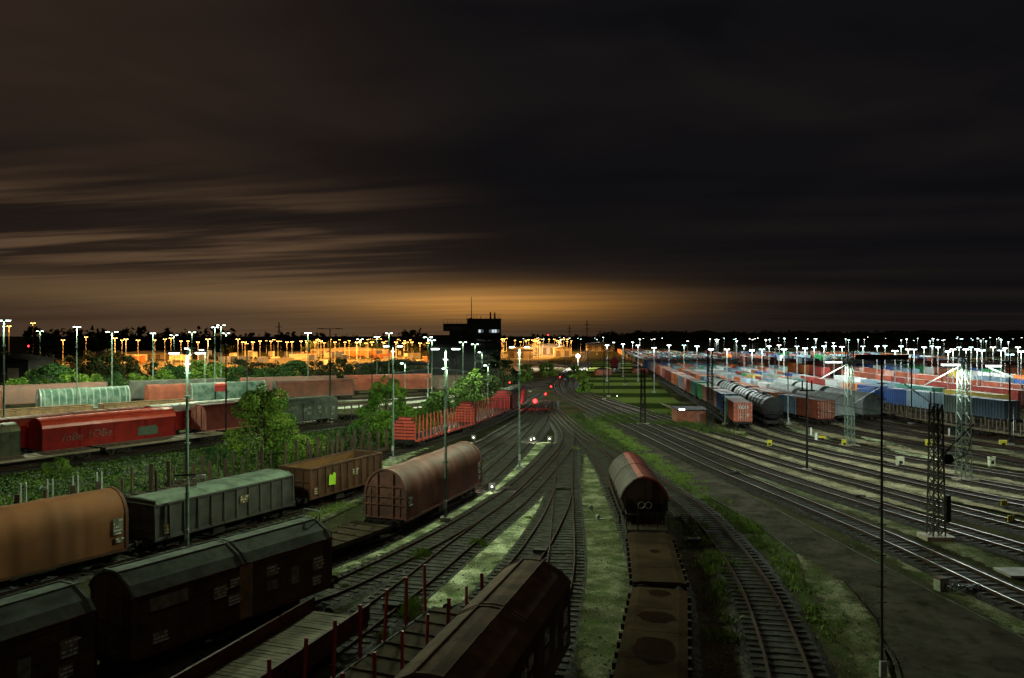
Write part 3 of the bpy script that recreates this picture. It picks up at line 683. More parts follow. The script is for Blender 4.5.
def stake_wagon(key, y_near, L, label, deckm, stakem, ns=7, sh=1.9, w=2.7, low_side=0, planks=False, ends=None, bogie=True, group=None, detail=2, sides=(-1, 1), lean=.04, twin=False, z0=1.25, capend=0, sw=.10, nearm=None):
    c = TRACKS[key]; (x, y), a = c.place(c.s_at_y(y_near), L)
    root = thing('flat_wagon', (x, y, 0), a, label, 'flat wagon', group)
    running(root, L, bogie, detail=detail, mat=stakem if low_side else None); hw = w/2; rnd = random.Random(len(label)+ns)
    if planks:
        n = int((L-.3)/.24)
        for k in range(n):
            yy = -L/2+.15+(k+.5)*(L-.3)/n
            MB().box((0, 0, 0), (w-.16, (L-.3)/n-.025, .06)).build('plank', deckm, root, (rnd.uniform(-.015, .015), yy, z0+rnd.uniform(-.008, .01)), rnd.uniform(-.004, .004))
    else:
        mb = MB(); mb.box((0, 0, z0-.03), (w-.1, L-.1, .07))
        for k in range(int(L/1.2)): mb.box((0, -L/2+.6+k*1.2, z0+.03), (w, .12, .07))
        mb.build('deck', deckm, root)
    for s in (-1, 1):
        if low_side:
            nseg = max(2, int(L/2.2))
            for k in range(nseg):
                yy = -L/2+L*(k+.5)/nseg; mb = MB(); mb.box((s*(hw+.02), yy, z0+low_side/2), (.06, L/nseg-.04, low_side))
                for r in (-.4, 0, .4): mb.box((s*(hw+.06), yy+r*L/nseg, z0+low_side/2), (.05, .07, low_side-.05))
                mb.box((s*(hw+.03), yy, z0+low_side+.02), (.10, L/nseg-.04, .05)); mb.build('side_board', stakem, root)
        else: MB().box((s*hw, 0, z0-.08), (.10, L-.1, .22)).build('side_rail', (M_under if stakem is M_redstake else stakem) if sh > 0 else deckm, root)
        if s in sides and sh > 0:
            for k in range(ns):
                yy = -L/2+.7+(L-1.4)*k/(ns-1); dx = rnd.uniform(-lean, lean); dy = rnd.uniform(-lean, lean)
                mb = MB()
                tw2 = twin and s < 0; sw2 = .30 if (twin and s > 0) else sw
                for t in ((-.17, .17) if tw2 else (0,)):
                    mb.bar((s*(hw+.09), yy+t, z0-.25), (s*(hw+.09)+dx, yy+t+dy, z0+sh-(.12 if twin and s > 0 else 0)), .10 if not (twin and s > 0) else .16, sw2)
                mb.box((s*(hw+.08), yy, z0-.08), (.16, .22 if not twin else .5, .2)); mb.build('stake', nearm if (nearm and s > 0) else stakem, root)
    if ends:
        for q in (-1, 1):
            mb = MB(); yy = q*(L/2-.12)
            pr = [(-hw, z0), (hw, z0), (hw, z0+ends*.72), (hw*.5, z0+ends), (-hw*.5, z0+ends), (-hw, z0+ends*.72)]
            mb.prism(pr, yy-.03, yy+.03); ew = mb.build('end_wall', M_darkred, root)
            for zz in (.07, .21, .35, .49, .63, .77, .91):
                ww = w-.05 if zz < .7 else (w*.82 if zz < .85 else w*.56)
                MB().box((0, yy-.06, z0+ends*zz), (ww, .06, ends*.095)).build('slat', stakem, ew)
            fr_ = MB()
            for xx in (-hw+.06, 0, hw-.06): fr_.box((xx, yy-.02, z0+ends*.37), (.09, .20, ends*.74))
            fr_.build('frame', stakem, ew)
    return root

def tank_wagon(key, y_near, L, label, shell, endm, group=None, r=1.42, detail=1):
    c = TRACKS[key]; (x, y), a = c.place(c.s_at_y(y_near), L)
    root = thing('tank_wagon', (x, y, 0), a, label, 'tank wagon', group)
    running(root, L, True, detail=detail); zc = 1.25+r+.15; B = L-1.6; n = 20
    mb = MB(); rings = [(-B/2-.32, .25), (-B/2-.24, .62), (-B/2-.1, .88), (-B/2, 1), (B/2, 1), (B/2+.1, .88), (B/2+.24, .62), (B/2+.32, .25)]
    vs = [(math.cos(2*PI*i/n)*r*f, yy, zc+math.sin(2*PI*i/n)*r*f) for yy, f in rings for i in range(n)]
    fs = []; mi = []
    for j in range(len(rings)-1):
        for i in range(n): fs.append((j*n+i, (j+1)*n+i, (j+1)*n+(i+1) % n, j*n+(i+1) % n)); mi.append(1 if j != 3 else 0)
    fs.append(tuple(range(n))); mi.append(1); fs.append(tuple((len(rings)-1)*n+i for i in range(n-1, -1, -1))); mi.append(1)
    mb.add(vs, fs); mb.mi = mi; mb.build('tank', [shell, endm], root)
    d = MB(); d.tube((0, 0, zc+r-.05), (0, 0, zc+r+.28), .35, 12); d.build('manhole', endm, root)
    wk = MB(); wk.box((0, 0, zc+r+.05), (.6, B*.8, .05)); wk.build('catwalk', M_dark, root)
    sd = MB()
    for q in (-1, 1): sd.box((0, q*B*.36, 1.35), (2.4, .5, .5))
    for yy in (-B*.3, -B*.1, B*.1, B*.3):
        pts = [(math.cos(t)*(r+.03), yy, zc+math.sin(t)*(r+.03)) for t in [PI*k/12 for k in range(13)]]
        sd.path(pts, .04, 4)
    sd.build('saddle', endm, root)
    rail = MB()
    for q in (-1, 1):
        for xx in (-1.2, 1.2): rail.bar((xx, q*(L/2-.15), 1.2), (xx, q*(L/2-.15), 2.2), .05)
        rail.bar((-1.2, q*(L/2-.15), 2.2), (1.2, q*(L/2-.15), 2.2), .05)
    rail.build('end_railing', M_dark, root)
    return root

# ------------------------------------------------------------------ foreground wagons
M_brown = pmat('brown_wagon_paint', (.072, .042, .028), (.048, .030, .022), .9, .9, dirt=.6, dirtcol=(.014, .012, .010), streak=True)
M_brownroof = pmat('brown_roof', (.105, .060, .038), (.066, .042, .030), 1.3, .95, spec=.03, dirt=.5, streak=False)
M_greyroof = pmat('grey_green_roof', (.105, .118, .098), (.066, .074, .062), 1.2, .9, spec=.05, dirt=.4)
M_post = pmat('brown_post', (.21, .13, .06), (.14, .09, .045), 2, .8)
M_tarpbrown = pmat('brown_tarpaulin', (.17, .066, .026), (.120, .050, .022), .35, .8, dirt=.35, dirtcol=(.09, .05, .026), streak=True)
M_tarpred = pmat('red_brown_tarpaulin', (.15, .050, .034), (.095, .038, .028), .4, .7, dirt=.45, dirtcol=(.05, .03, .022), streak=True)
M_endred = pmat('red_brown_end', (.19, .085, .065), (.12, .06, .05), 1.2, .75, dirt=.5, dirtcol=(.04, .025, .02))
M_greywag = pmat('grey_wagon_paint', (.066, .064, .056), (.042, .040, .036), .8, .7, dirt=.5, dirtcol=(.06, .038, .022), streak=True)
M_greentop = pmat('green_grey_cover', (.115, .150, .110), (.060, .080, .058), 1.1, .6, dirt=.4, dirtcol=(.07, .06, .04))
M_rustwall = pmat('rusty_wall', (.090, .040, .022), (.055, .028, .018), .8, .8, dirt=.55, dirtcol=(.035, .02, .014), streak=True)
M_rustin = pmat('rusty_inside', (.15, .065, .020), (.10, .048, .018), .8, .85, dirt=.4, dirtcol=(.06, .03, .015))
M_redstake = pmat('red_stake', (.22, .030, .020), (.15, .024, .018), 2, .6, dirt=.25)
M_darkred = pmat('dark_red_frame', (.075, .022, .016), (.048, .018, .014), 1.5, .7, dirt=.5)
M_plank = pmat('weathered_planks', (.155, .135, .085), (.095, .085, .055), 1.5, .9, bump=.3, dirt=.45, dirtcol=(.04, .035, .025))
M_deck = pmat('flat_deck', (.055, .042, .024), (.034, .026, .018), 1.2, 1.0, spec=.02, dirt=.6, dirtcol=(.03, .018, .014))
M_redroof = pmat('red_hopper_roof', (.24, .020, .014), (.15, .016, .012), 1.4, .6, dirt=.5, dirtcol=(.04, .018, .012), spec=.3)
M_hopside = pmat('grey_hopper_roof', (.036, .022, .017), (.022, .015, .012), 1.2, .85, dirt=.5, dirtcol=(.05, .022, .016), spec=.1)
M_body = pmat('hopper_body', (.050, .026, .018), (.03, .018, .014), 1, .8, dirt=.5)

covered_wagon('C', 19.6, 11.4, 'dark brown sliding wall wagon with long roof at the bottom middle of the yard', M_brown, M_brownroof, panels=2, ribs=False, roofrib=False, bogie=False, we=3.4, wt=4.2)
h1_ = covered_wagon('F', 28.6, 10.6, 'dark brown covered wagon with grey green roof and brown centre post, end nearest the rails', M_brown, M_greyroof, panels=2, ribs=False, roofrib=False, bogie=False, post=M_post, edge=M_darkred)
mb = MB(); mb.path([(-.55, 5.05, 4.0), (-.55, 5.05, 4.42), (-.45, 5.05, 4.5), (.45, 5.05, 4.5), (.55, 5.05, 4.42), (.55, 5.05, 4.0)], .028, 6); mb.build('grab_rail', M_galv, h1_)
covered_wagon('F', 18.0, 11.2, 'dark covered wagon cut off at the lower left corner, grey plates on its side', M_brown, M_greyroof, panels=2, ribs=False, roofrib=False, bogie=False, edge=M_darkred)
hood_wagon('I', 49.1, 14.2, 'red brown wagon with arched tarpaulin hood and braced round end beside the middle walkway', M_tarpred, M_endred)
stake_wagon('I', 36.5, 13.2, 'low empty flat wagon coupled in front of the arched red brown wagon', M_deck, M_deck, ns=6, sh=0, detail=2, capend=0, z0=1.2)
hood_wagon('L', 31.0, 15.2, 'orange brown tarpaulin wagon at the left edge in front of the green embankment', M_tarpbrown, M_rustwall)
open_wagon('L', 44.6, 11.9, 'grey ribbed open wagon with pale green peaked cover', M_greywag, M_rustin, cover=M_greentop, ribs=11, zt=3.1)
open_wagon('L', 55.8, 9.6, 'rusty brown open wagon with a lime paint mark on its side', M_rustwall, M_rustin, ribs=10, zt=3.25, patch=-2.0, bogie=False)
stake_wagon('G', 21.0, 12.0, 'low sided wagon with weathered plank floor and dark red boards', M_plank, M_darkred, sh=0, low_side=.55, planks=True, w=2.6, bogie=False)
stake_wagon('D', 20.5, 13.2, 'dark flat wagon with red upright stakes on both sides beside the plank floored wagon', M_deck, M_redstake, ns=8, sh=1.95, w=2.5, bogie=False, lean=.10)

# hopper wagon with swing roof on track B
c = TRACKS['B']; (x, y), a = c.place(c.s_at_y(46.2), 12.2)
hop = thing('hopper_wagon', (x, y, 0), a, 'hopper wagon with shiny red curved roof on the middle siding', 'freight wagon')
running(hop, 12.2, False)
y0, y1 = -4.6, 5.6
mb = MB(); mb.prism([(-.75, 1.1), (.75, 1.1), (1.3, 2.0), (1.36, 2.9), (-1.36, 2.9), (-1.3, 2.0)], y0, y1); 
for k in range(8):
    yy = y0+.2+(y1-y0-.4)*k/7
    for s in (-1, 1): mb.bar((s*.95, yy, 1.3), (s*1.36, yy, 2.1), .09); mb.box((s*1.39, yy, 2.5), (.08, .09, .9))
mb.build('hopper_body', M_body, hop)
outer = [(1.52, 2.78), (1.44, 3.05), (1.28, 3.35), (1.08, 3.62), (.84, 3.84), (.56, 4.02), (.26, 4.14), (-.06, 4.20), (-.38, 4.12), (-.68, 3.97), (-.96, 3.74), (-1.20, 3.46), (-1.36, 3.18), (-1.46, 2.95), (-1.50, 2.78)]
rr_ = MB(); rr_.prism(outer[:9]+[(xx*.95, zz-.07) for xx, zz in reversed(outer[:9])], y0-.05, y1+.05)
for k in range(3):
    yy = y0+.1+(y1-y0-.2)*k/2; rr_.prism([(xx*1.01, zz+.035) for xx, zz in outer[:9]]+list(reversed(outer[:9])), yy-.03, yy+.03)
rr_.build('roof_panel', M_redroof, hop)['label'] = 'shiny red roof half'
rl_ = MB(); rl_.prism(outer[8:]+[(xx*.95, zz-.07) for xx, zz in reversed(outer[8:])], y0-.03, y1+.03)
for k in range(3):
    yy = y0+.1+(y1-y0-.2)*k/2; rl_.prism([(xx*1.01, zz+.035) for xx, zz in outer[8:]]+list(reversed(outer[8:])), yy-.03, yy+.03)
rl_.build('roof_panel', M_hopside, hop)['label'] = 'dull grey roof half'
for q, yy in ((-1, y0), (1, y1)):
    mb = MB(); mb.prism([(-1.3, 2.5), (1.3, 2.5)]+[(xx*.95, zz-.05) for xx, zz in outer], yy-.02, yy+.02)
    mb.add([(-1.3, yy, 2.55), (1.3, yy, 2.55), (.75, yy-q*-.9*0+q*-.0, 1.25), (-.75, yy, 1.25)], [(0, 1, 2, 3)])
    mb.build('end_wall', M_body, hop)
fr = MB()
for xx in (-1.15, -.4, .4, 1.15): fr.bar((xx, y0-.05, 1.2), (xx, y0-.05, 2.9), .09)
fr.bar((-1.2, y0-.06, 2.0), (1.2, y0-.06, 2.0), .08); fr.bar((-1.25, -5.9, 2.15), (1.25, -5.9, 2.15), .05)
for xx in (-1.25, -.6, .6, 1.25): fr.bar((xx, -5.9, 1.2), (xx, -5.9, 2.15), .045)
for xx in (-1.25, 1.25): fr.bar((xx, -5.9, 2.15), (xx, y0, 2.15), .045)
fr.tube((0, y0-.12, 3.0), (0, y0-.12, 4.1), .04, 6)
fr.build('end_frame', M_dark, hop)
MB().box((0, -5.3, 1.22), (2.5, 1.4, .06)).build('platform', M_deck, hop)
mb = MB()
for cx_ in (-.22, .22):
    pts = [(cx_+.2*math.cos(t), y0-.12, 2.45+.2*math.sin(t)) for t in [2*PI*k/14 for k in range(15)]]; mb.path(pts, .035, 5)
mb.build('end_mark', M_plate, hop)
mb = MB()
for yy in (-2.9, 2.9): mb.add([(-1.49, yy-.3, 3.25), (-1.45, yy+.5, 3.5), (-1.42, yy+.5, 3.62), (-1.47, yy-.3, 3.37)], [(0, 1, 2, 3), (3, 2, 1, 0)])
hd = MB()
for k in range(9):
    yy = y0+.6+k*1.1; hd.tube((-1.42, yy, 1.6), (-1.55, yy, 1.55), .13, 10)
hd.build('hand_wheel', M_rust, hop)

# low covered flat wagons in front of it
M_lid = pmat('flat_lid', (.050, .034, .020), (.030, .021, .014), .5, 1.0, spec=.0, dirt=.55, dirtcol=(.030, .016, .012))
M_stain = pmat('dark_stain', (.020, .011, .008), (.015, .009, .006), 1, 1.0, spec=0)
def lid_wagon(y_near, L, label, stains):
    c = TRACKS['B']; (x, y), a = c.place(c.s_at_y(y_near), L)
    r = thing('flat_wagon', (x, y, 0), a, label, 'flat wagon'); running(r, L, False, z_deck=1.15)
    mb = MB(); mb.prism([(-1.25, 1.14), (1.25, 1.14), (1.25, 1.24), (.9, 1.30), (-.9, 1.30), (-1.25, 1.24)], -L/2+.1, L/2-.1)
    mb.build('deck', M_lid, r)
    for k in range(5):
        yy = -L/2+.1+(L-.2)*k/4; MB().box((0, yy, 1.303), (2.0, .03, .008)).build('deck_seam', M_lid, r)
    for k in range(int(L/.95)):
        for s in (-1, 1):
            mb = MB(); mb.box((s*1.33, -L/2+.5+k*.95, 1.12), (.14, .20, .24)); mb.build('stake_pocket', M_rust, r)
    for (sy, sxw, syw, dx) in stains:
        n = 18; rnd = random.Random(int(sy*10)); vs = [(dx, sy, 1.304)]+[(dx+sxw*math.cos(2*PI*i/n)*rnd.uniform(.85, 1.1), sy+syw*math.sin(2*PI*i/n)*rnd.uniform(.85, 1.1), 1.304) for i in range(n)]
        MB().add(vs, [(0, 1+i, 1+(i+1) % n) for i in range(n)]).build('stain', M_stain, r)
    return r
lid_wagon(36.3, 9.4, 'olive brown flat decked wagon right in front of the red roofed hopper', [(.6, .28, .35, .1)])
lid_wagon(25.0, 10.9, 'flat decked wagon with large dark round stains at the bottom of the yard', [(4.6, .5, .5, 0), (1.6, .8, .7, 0), (-1.8, .85, 1.3, 0.05)])
lid_wagon(13.5, 11.0, 'flat decked wagon nearest the viewer at the bottom edge', [])

# ------------------------------------------------------------------ red stake train (track K) and the dark stake wagons left of it
M_brightred = pmat('red_stake_train', (.46, .070, .050), (.34, .055, .040), 1, .6, dirt=.25, dirtcol=(.15, .04, .03))
M_crimson = pmat('crimson_end', (.26, .022, .026), (.18, .020, .022), 1, .6, dirt=.3, dirtcol=(.12, .03, .03))
M_darkstake = pmat('dark_stake', (.060, .036, .026), (.035, .024, .018), 2, .8, dirt=.4)
M_palestake = pmat('pale_stake', (.24, .25, .22), (.16, .17, .15), 2, .6, .2)
stake_wagon('K', 86.0, 18.5, 'bright red stake wagon with slatted end wall under the broad tree', M_under, M_brightred, ns=17, sh=2.0, ends=2.6, detail=1)
stake_wagon('K', 104, 20, 'crimson stake wagon behind the bright red one', M_under, M_crimson, ns=17, sh=1.9, ends=2.8, detail=1)
covered_wagon('K', 124.5, 14, 'dark maroon covered wagon at the far end of the red stake train', pmat('maroon', (.10, .02, .018), None, 1), M_under, detail=1, plates=False)
for i, (yn, L, lab) in enumerate([(68.5, 13.5, 'dark empty stake wagon coupled to the bright red stake wagon'), (55.5, 13.5, 'dark empty stake wagon behind the round tree and the brown open wagon'),
        (43.5, 13.2, 'empty stake wagon with pale twin stakes in front of the embankment'), (31.5, 13.2, 'empty stake wagon with pale twin stakes at the left edge')]):
    stake_wagon('K', yn, L, lab, M_deck, M_darkstake if i < 2 else M_palestake, ns=9 if i < 2 else 8, sh=2.0, detail=1, twin=i >= 2, sw=.30 if i < 2 else .12, nearm=M_darkstake)

# ------------------------------------------------------------------ left middle rows
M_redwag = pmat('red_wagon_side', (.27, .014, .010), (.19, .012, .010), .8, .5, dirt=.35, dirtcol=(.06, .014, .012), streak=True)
M_redtop = pmat('red_wagon_roof', (.90, .10, .05), (.80, .08, .04), .8, .36, dirt=.25, dirtcol=(.3, .05, .03), spec=1.0)  # roof red raised far above the side red to paint in lamplight
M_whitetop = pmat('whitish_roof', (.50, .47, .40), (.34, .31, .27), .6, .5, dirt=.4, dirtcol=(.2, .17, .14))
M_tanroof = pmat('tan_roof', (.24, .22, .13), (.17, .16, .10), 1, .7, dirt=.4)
M_olive = pmat('olive_side', (.080, .080, .050), (.055, .055, .038), 1, .75, dirt=.4, streak=True)
M_pinkend = pmat('faded_pink_end', (.36, .12, .09), (.28, .10, .08), 1, .7, dirt=.3)
M_greycov = pmat('grey_covered', (.095, .105, .085), (.07, .078, .065), .7, .7, dirt=.4, streak=True)
M_greenT = pmat('green_graffiti_tarp', (.035, .07, .052), (.12, .15, .13), .9, .6, dirt=.5, dirtcol=(.05, .10, .08))
M_pinkT = pmat('pink_tarp', (.15, .070, .055), (.12, .065, .055), .5, .7, dirt=.5, dirtcol=(.07, .05, .04), streak=True)
M_orangeT = pmat('orange_red_paint', (.26, .065, .040), (.18, .05, .032), .5, .7, dirt=.5, dirtcol=(.07, .03, .022))

w0 = covered_wagon('N', 66.2, 13.8, 'olive green covered wagon with tan ribbed roof at the left edge', M_olive, M_tanroof, panels=5, detail=1, plates=False)
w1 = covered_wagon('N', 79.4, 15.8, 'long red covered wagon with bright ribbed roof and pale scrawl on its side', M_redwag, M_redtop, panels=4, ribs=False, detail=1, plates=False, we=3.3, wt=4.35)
# scrawl on the side and the green patch
def text_mesh(name, txt, size, mat, shear=0):
    cu = bpy.data.curves.new(name, 'FONT'); cu.body = txt; cu.size = size; cu.extrude = .004; cu.align_x = 'CENTER'; cu.shear = shear; cu.resolution_u = 3
    t = bpy.data.objects.new('tmp', cu); COL.objects.link(t); bpy.context.view_layer.update()
    me = bpy.data.meshes.new_from_object(t.evaluated_get(bpy.context.evaluated_depsgraph_get())); me.name = name; me.materials.clear(); me.materials.append(mat)
    bpy.data.objects.remove(t); bpy.data.curves.remove(cu); return me
def scrawl(root, txt, y, z, size, x, mat, name='graffiti'):
    o = obj(name, text_mesh(name, txt, size, mat, .15), root)
    o.rotation_euler = (PI/2, 0, PI/2); o.location = (x, y, z); return o
M_scr = pmat('scrawl_paint', (.22, .15, .12), (.12, .06, .05), 3, .8)
scrawl(w1, '/oBe', -4.6, 1.85, 1.15, 1.53, M_scr); scrawl(w1, '1OBe', -1.7, 1.95, 1.15, 1.53, M_scr)
MB().add([(1.53, 2.7, 1.55), (1.53, 5.2, 1.5), (1.53, 5.2, 2.3), (1.53, 4.9, 2.55), (1.53, 2.8, 2.5), (1.50, 2.7, 1.55), (1.50, 5.2, 1.5), (1.50, 5.2, 2.3), (1.50, 4.9, 2.55), (1.50, 2.8, 2.5)],
    [(0, 1, 2, 3, 4)]+[(i, i+5, (i+1) % 5+5, (i+1) % 5) for i in range(5)]).build('painted_patch', pmat('green_patch', (.07, .11, .08), (.10, .12, .09), 3, .8), w1)
hood_wagon('N', 95.6, 12.2, 'dark red hooded wagon with faded pink round end and whitish roof', pmat('dark_red_tarp', (.13, .025, .02), None, .8, .6), M_pinkend, detail=1, zt=4.3)
covered_wagon('N', 105.6, 9.6, 'small dark grey covered wagon beyond the round tree', M_greycov, M_greycov, panels=3, ribs=False, detail=1)
stake_wagon('N', 114.3, 12.5, 'dark stake wagon beyond the small grey covered wagon', M_deck, M_darkstake, ns=8, sh=1.3, detail=1)
M_lightdeck = pmat('pale_dusty_deck', (.26, .20, .145), (.20, .155, .115), .8, .85, dirt=.35, dirtcol=(.08, .06, .05))
for i, (yn, L, lab) in enumerate([(54, 15, 'empty flat wagon with dusty deck at the left edge'), (67.5, 15, 'empty flat wagon with dusty deck in front of the red covered wagon'), (81, 15, 'empty flat wagon with dusty deck in front of the pink round end')]):
    stake_wagon('M', yn, L, lab, M_lightdeck, M_lightdeck, ns=5, sh=0, detail=1, z0=1.2)
# behind the red wagon
for i, (k, yn, L, lab, wm, rm) in enumerate([
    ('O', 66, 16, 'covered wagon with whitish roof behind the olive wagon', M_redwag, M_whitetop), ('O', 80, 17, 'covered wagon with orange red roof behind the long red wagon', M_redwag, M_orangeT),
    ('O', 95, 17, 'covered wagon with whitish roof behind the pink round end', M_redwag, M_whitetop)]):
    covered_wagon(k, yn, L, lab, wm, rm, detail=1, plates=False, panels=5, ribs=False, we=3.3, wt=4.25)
for i, (yn, L, lab) in enumerate([(93, 14, 'tan edged open wagon at the far left'), (104, 14, 'tan edged open wagon left of the second tall mast'), (115, 14, 'dark open wagon in front of the green tarpaulin wagons')]):
    open_wagon('P', yn, L, lab, pmat('tan_open', (.30, .17, .09), (.20, .12, .07), 1), M_under, zt=2.6, ribs=8, detail=1)
for i, (yn, L, lab, t, e) in enumerate([(106, 17, 'brown hooded wagon with cream top at the far left', M_tarpred, M_rustwall), (121.5, 14, 'green grey hooded wagon with pale scrawled stripes', M_greenT, M_galv), (133, 7.5, 'orange red hooded wagon between two green hooded wagons', M_orangeT, M_orangeT),
    (137.6, 14, 'green hooded wagon right of the orange red hooded wagon', M_greenT, M_galv), (146.5, 16, 'grey brown hooded wagon near the far bushes', M_tarpred, M_greywag)]):
    hood_wagon('Q', yn, L, lab, t, e, detail=1, stripe=pmat('hoop_grey', (.24, .28, .25), (.14, .18, .15), 2) if 'scrawled' in lab else None, bands=13)
for i, (yn, L, lab, t, e) in enumerate([(116, 18, 'cream topped hooded wagon at the left edge of the farthest row', M_whitetop, M_rustwall), (130.5, 19, 'faded pink hooded wagon in the farthest left row', M_pinkT, M_rustwall), (145, 18, 'grey hooded wagon in the farthest left row', M_greywag, M_greywag),
    (156, 20, 'long pinkish hooded wagon in the farthest left row', M_pinkT, M_orangeT), (165.5, 20, 'salmon hooded wagon below the green bushes', M_orangeT, M_pinkT)]):
    hood_wagon('R', yn, L, lab, t, e, detail=1)
# brake cabin / red machine among the rows
r = thing('signal_cabin', (PX(221, 118), 118, 0), .3, 'small red cabin on a steel stand between the wagon rows', 'cabin')
mb = MB()
for sx_ in (-.8, .8):
    for sy_ in (-.8, .8): mb.bar((sx_, sy_, 0), (sx_, sy_, 4.4), .12)
mb.build('stand', M_dark, r); MB().box((0, 0, 4.85), (1.7, 1.7, .9)).build('cabin_box', M_crimson, r); MB().prism([(-1.0, 5.3), (1.0, 5.3), (.7, 5.6), (-.7, 5.6)], -1.0, 1.0).build('roof', M_brightred, r)

# ------------------------------------------------------------------ container yard
def corrugated(L, w=2.44, h=2.6, ridges=None, name='container'):
    mb = MB(); hw = w/2; n = int(L/.56); 
    for s in (-1, 1):
        pts = []
        for k in range(n):
            y0 = -L/2+.12+(L-.24)*k/n; dy = (L-.24)/n
            pts += [(s*hw, y0), (s*hw, y0+dy*.4), (s*(hw-.05), y0+dy*.5), (s*(hw-.05), y0+dy*.9)]
        pts.append((s*hw, L/2-.12)); vs = [(x, y, .14) for x, y in pts]+[(x, y, h-.1) for x, y in pts]; m = len(pts)
        mb.add(vs, [((i, i+1, m+i+1, m+i) if s > 0 else (i+1, i, m+i, m+i+1)) for i in range(m-1)])
        mb.box((s*(hw-.05), 0, .08), (.12, L, .16)); mb.box((s*(hw-.05), 0, h-.05), (.12, L, .10))
        for q in (-1, 1): mb.box((s*(hw-.06), q*(L/2-.07), h/2), (.15, .15, h+.01))
    mb.add([(-hw+.05, -L/2, h-.03), (hw-.05, -L/2, h-.03), (hw-.05, L/2, h-.03), (-hw+.05, L/2, h-.03)], [(0, 1, 2, 3)])
    for q in (-1, 1): mb.box((0, q*(L/2-.04), h/2), (w-.2, .05, h-.1)); mb.box((0, q*(L/2-.03), h-.06), (w-.2, .09, .1)); mb.box((0, q*(L/2-.03), .07), (w-.2, .09, .13))
    return mb
CONT = {}
def cont_mesh(L):
    if L not in CONT: CONT[L] = corrugated(L).mesh('container', pmat('container_base', (.3, .3, .3)))
    return CONT[L]
mb = MB()
for xx in (-.62, -.36, .36, .62): mb.tube((xx, -.05, .12), (xx, -.05, 2.5), .028, 6); mb.box((xx+.1, -.06, 1.05), (.28, .04, .05))
mb.box((0, -.03, 1.3), (.04, .03, 2.3))
for sx_ in (-1.12, 1.12):
    for zz in (.35, .95, 1.6, 2.25): mb.box((sx_, -.035, zz), (.12, .03, .10))
ME_door = mb.mesh('door_fittings', M_galv)
def cmat2(name, c1, c2):
    if name in MATS: return MATS[name]
    m = bpy.data.materials.new(name); m.use_nodes = True; b = NB(m.node_tree); b.n.clear()
    pos = b.new('ShaderNodeNewGeometry').outputs['Position']; nz = b.new('ShaderNodeSeparateXYZ'); b.l.new(b.new('ShaderNodeNewGeometry').outputs['True Normal'], nz.inputs[0])
    rnd_ = b.new('ShaderNodeObjectInfo').outputs['Random']
    c = b.mix(b.ramp(b.noise(pos, .5, 4), .35, .65), c1, c2)
    c = b.mix(b.m('MULTIPLY', b.ramp(b.noise(b.vscale(pos, (1, 1, .25)), 1.3, 5, .65), .5, .7), .45), c, tuple(v*.35+.015 for v in c1))
    grime = b.m('MULTIPLY', b.ramp(nz.outputs[2], .5, .9), b.m('ADD', .45, b.m('MULTIPLY', b.noise(pos, .35, 4), .5)))
    c = b.mix(grime, c, (.10, .09, .075))           # settled dust and rust on the roof
    c = b.mix(1.0, c, b.mix(rnd_, (.62, .62, .62), (1.15, 1.15, 1.15)), 'MULTIPLY')
    bs = b.new('ShaderNodeBsdfPrincipled'); b.put(bs.inputs['Base Color'], c); bs.inputs['Roughness'].default_value = .75; bs.inputs['Specular IOR Level'].default_value = .04
    o = b.new('ShaderNodeOutputMaterial'); b.l.new(bs.outputs[0], o.inputs[0]); MATS[name] = m; return m
CCOL = {
 'orange': ((.62, .17, .04), (.50, .13, .035)), 'rust red': ((.27, .075, .040), (.21, .06, .035)), 'brown red': ((.28, .070, .040), (.20, .055, .035)),
 'blue': ((.04, .085, .25), (.03, .065, .19)), 'slate blue': ((.13, .19, .24), (.10, .15, .20)), 'teal green': ((.07, .20, .16), (.055, .16, .13)),
 'pale grey': ((.46, .48, .47), (.38, .40, .39)), 'white': ((.62, .64, .62), (.55, .57, .55)), 'bright red': ((.25, .045, .035), (.20, .035, .03)),
 'green': ((.05, .27, .10), (.04, .21, .08)), 'dusty pink': ((.34, .18, .15), (.28, .15, .13)), 'yellow': ((.55, .40, .08), (.48, .34, .07)), 'grey green': ((.20, .26, .22), (.16, .21, .18)), 'pale blue': ((.28, .40, .48), (.24, .34, .41))}
def cmat(cn): return cmat2('container_'+cn.replace(' ', '_'), *CCOL[cn])
def cmat_old(cn): return pmat('container_'+cn.replace(' ', '_'), CCOL[cn][0], CCOL[cn][1], .5, .6, dirt=.35, dirtcol=tuple(v*.4+.01 for v in CCOL[cn][0]))
mb = MB()
for s in (-1, 1): mb.box((s*.95, 0, 1.05), (.16, 13.2, .3))
for k in range(7): mb.box((0, -6.2+k*2.07, 1.05), (1.9, .12, .2))
ME_cf = mb.mesh('underframe', M_under)
mb = MB()
for q in (-1, 1):
    for w_ in (-.9, .9):
        for s in (-1, 1): mb.tube((s*.69, q*4.7+w_, .78), (s*.83, q*4.7+w_, .78), .46, 10)
        mb.tube((-1, q*4.7+w_, .78), (1, q*4.7+w_, .78), .08, 6)
    for s in (-1, 1): mb.box((s*1.03, q*4.7, .82), (.12, 2.5, .26)); 
    mb.box((0, q*4.7, .85), (2, .4, .25))
ME_cb = mb.mesh('running_gear', M_wheel)
FARCONT = {}; FARWAG = MB(); NCONT = [0]; NCW = [0]
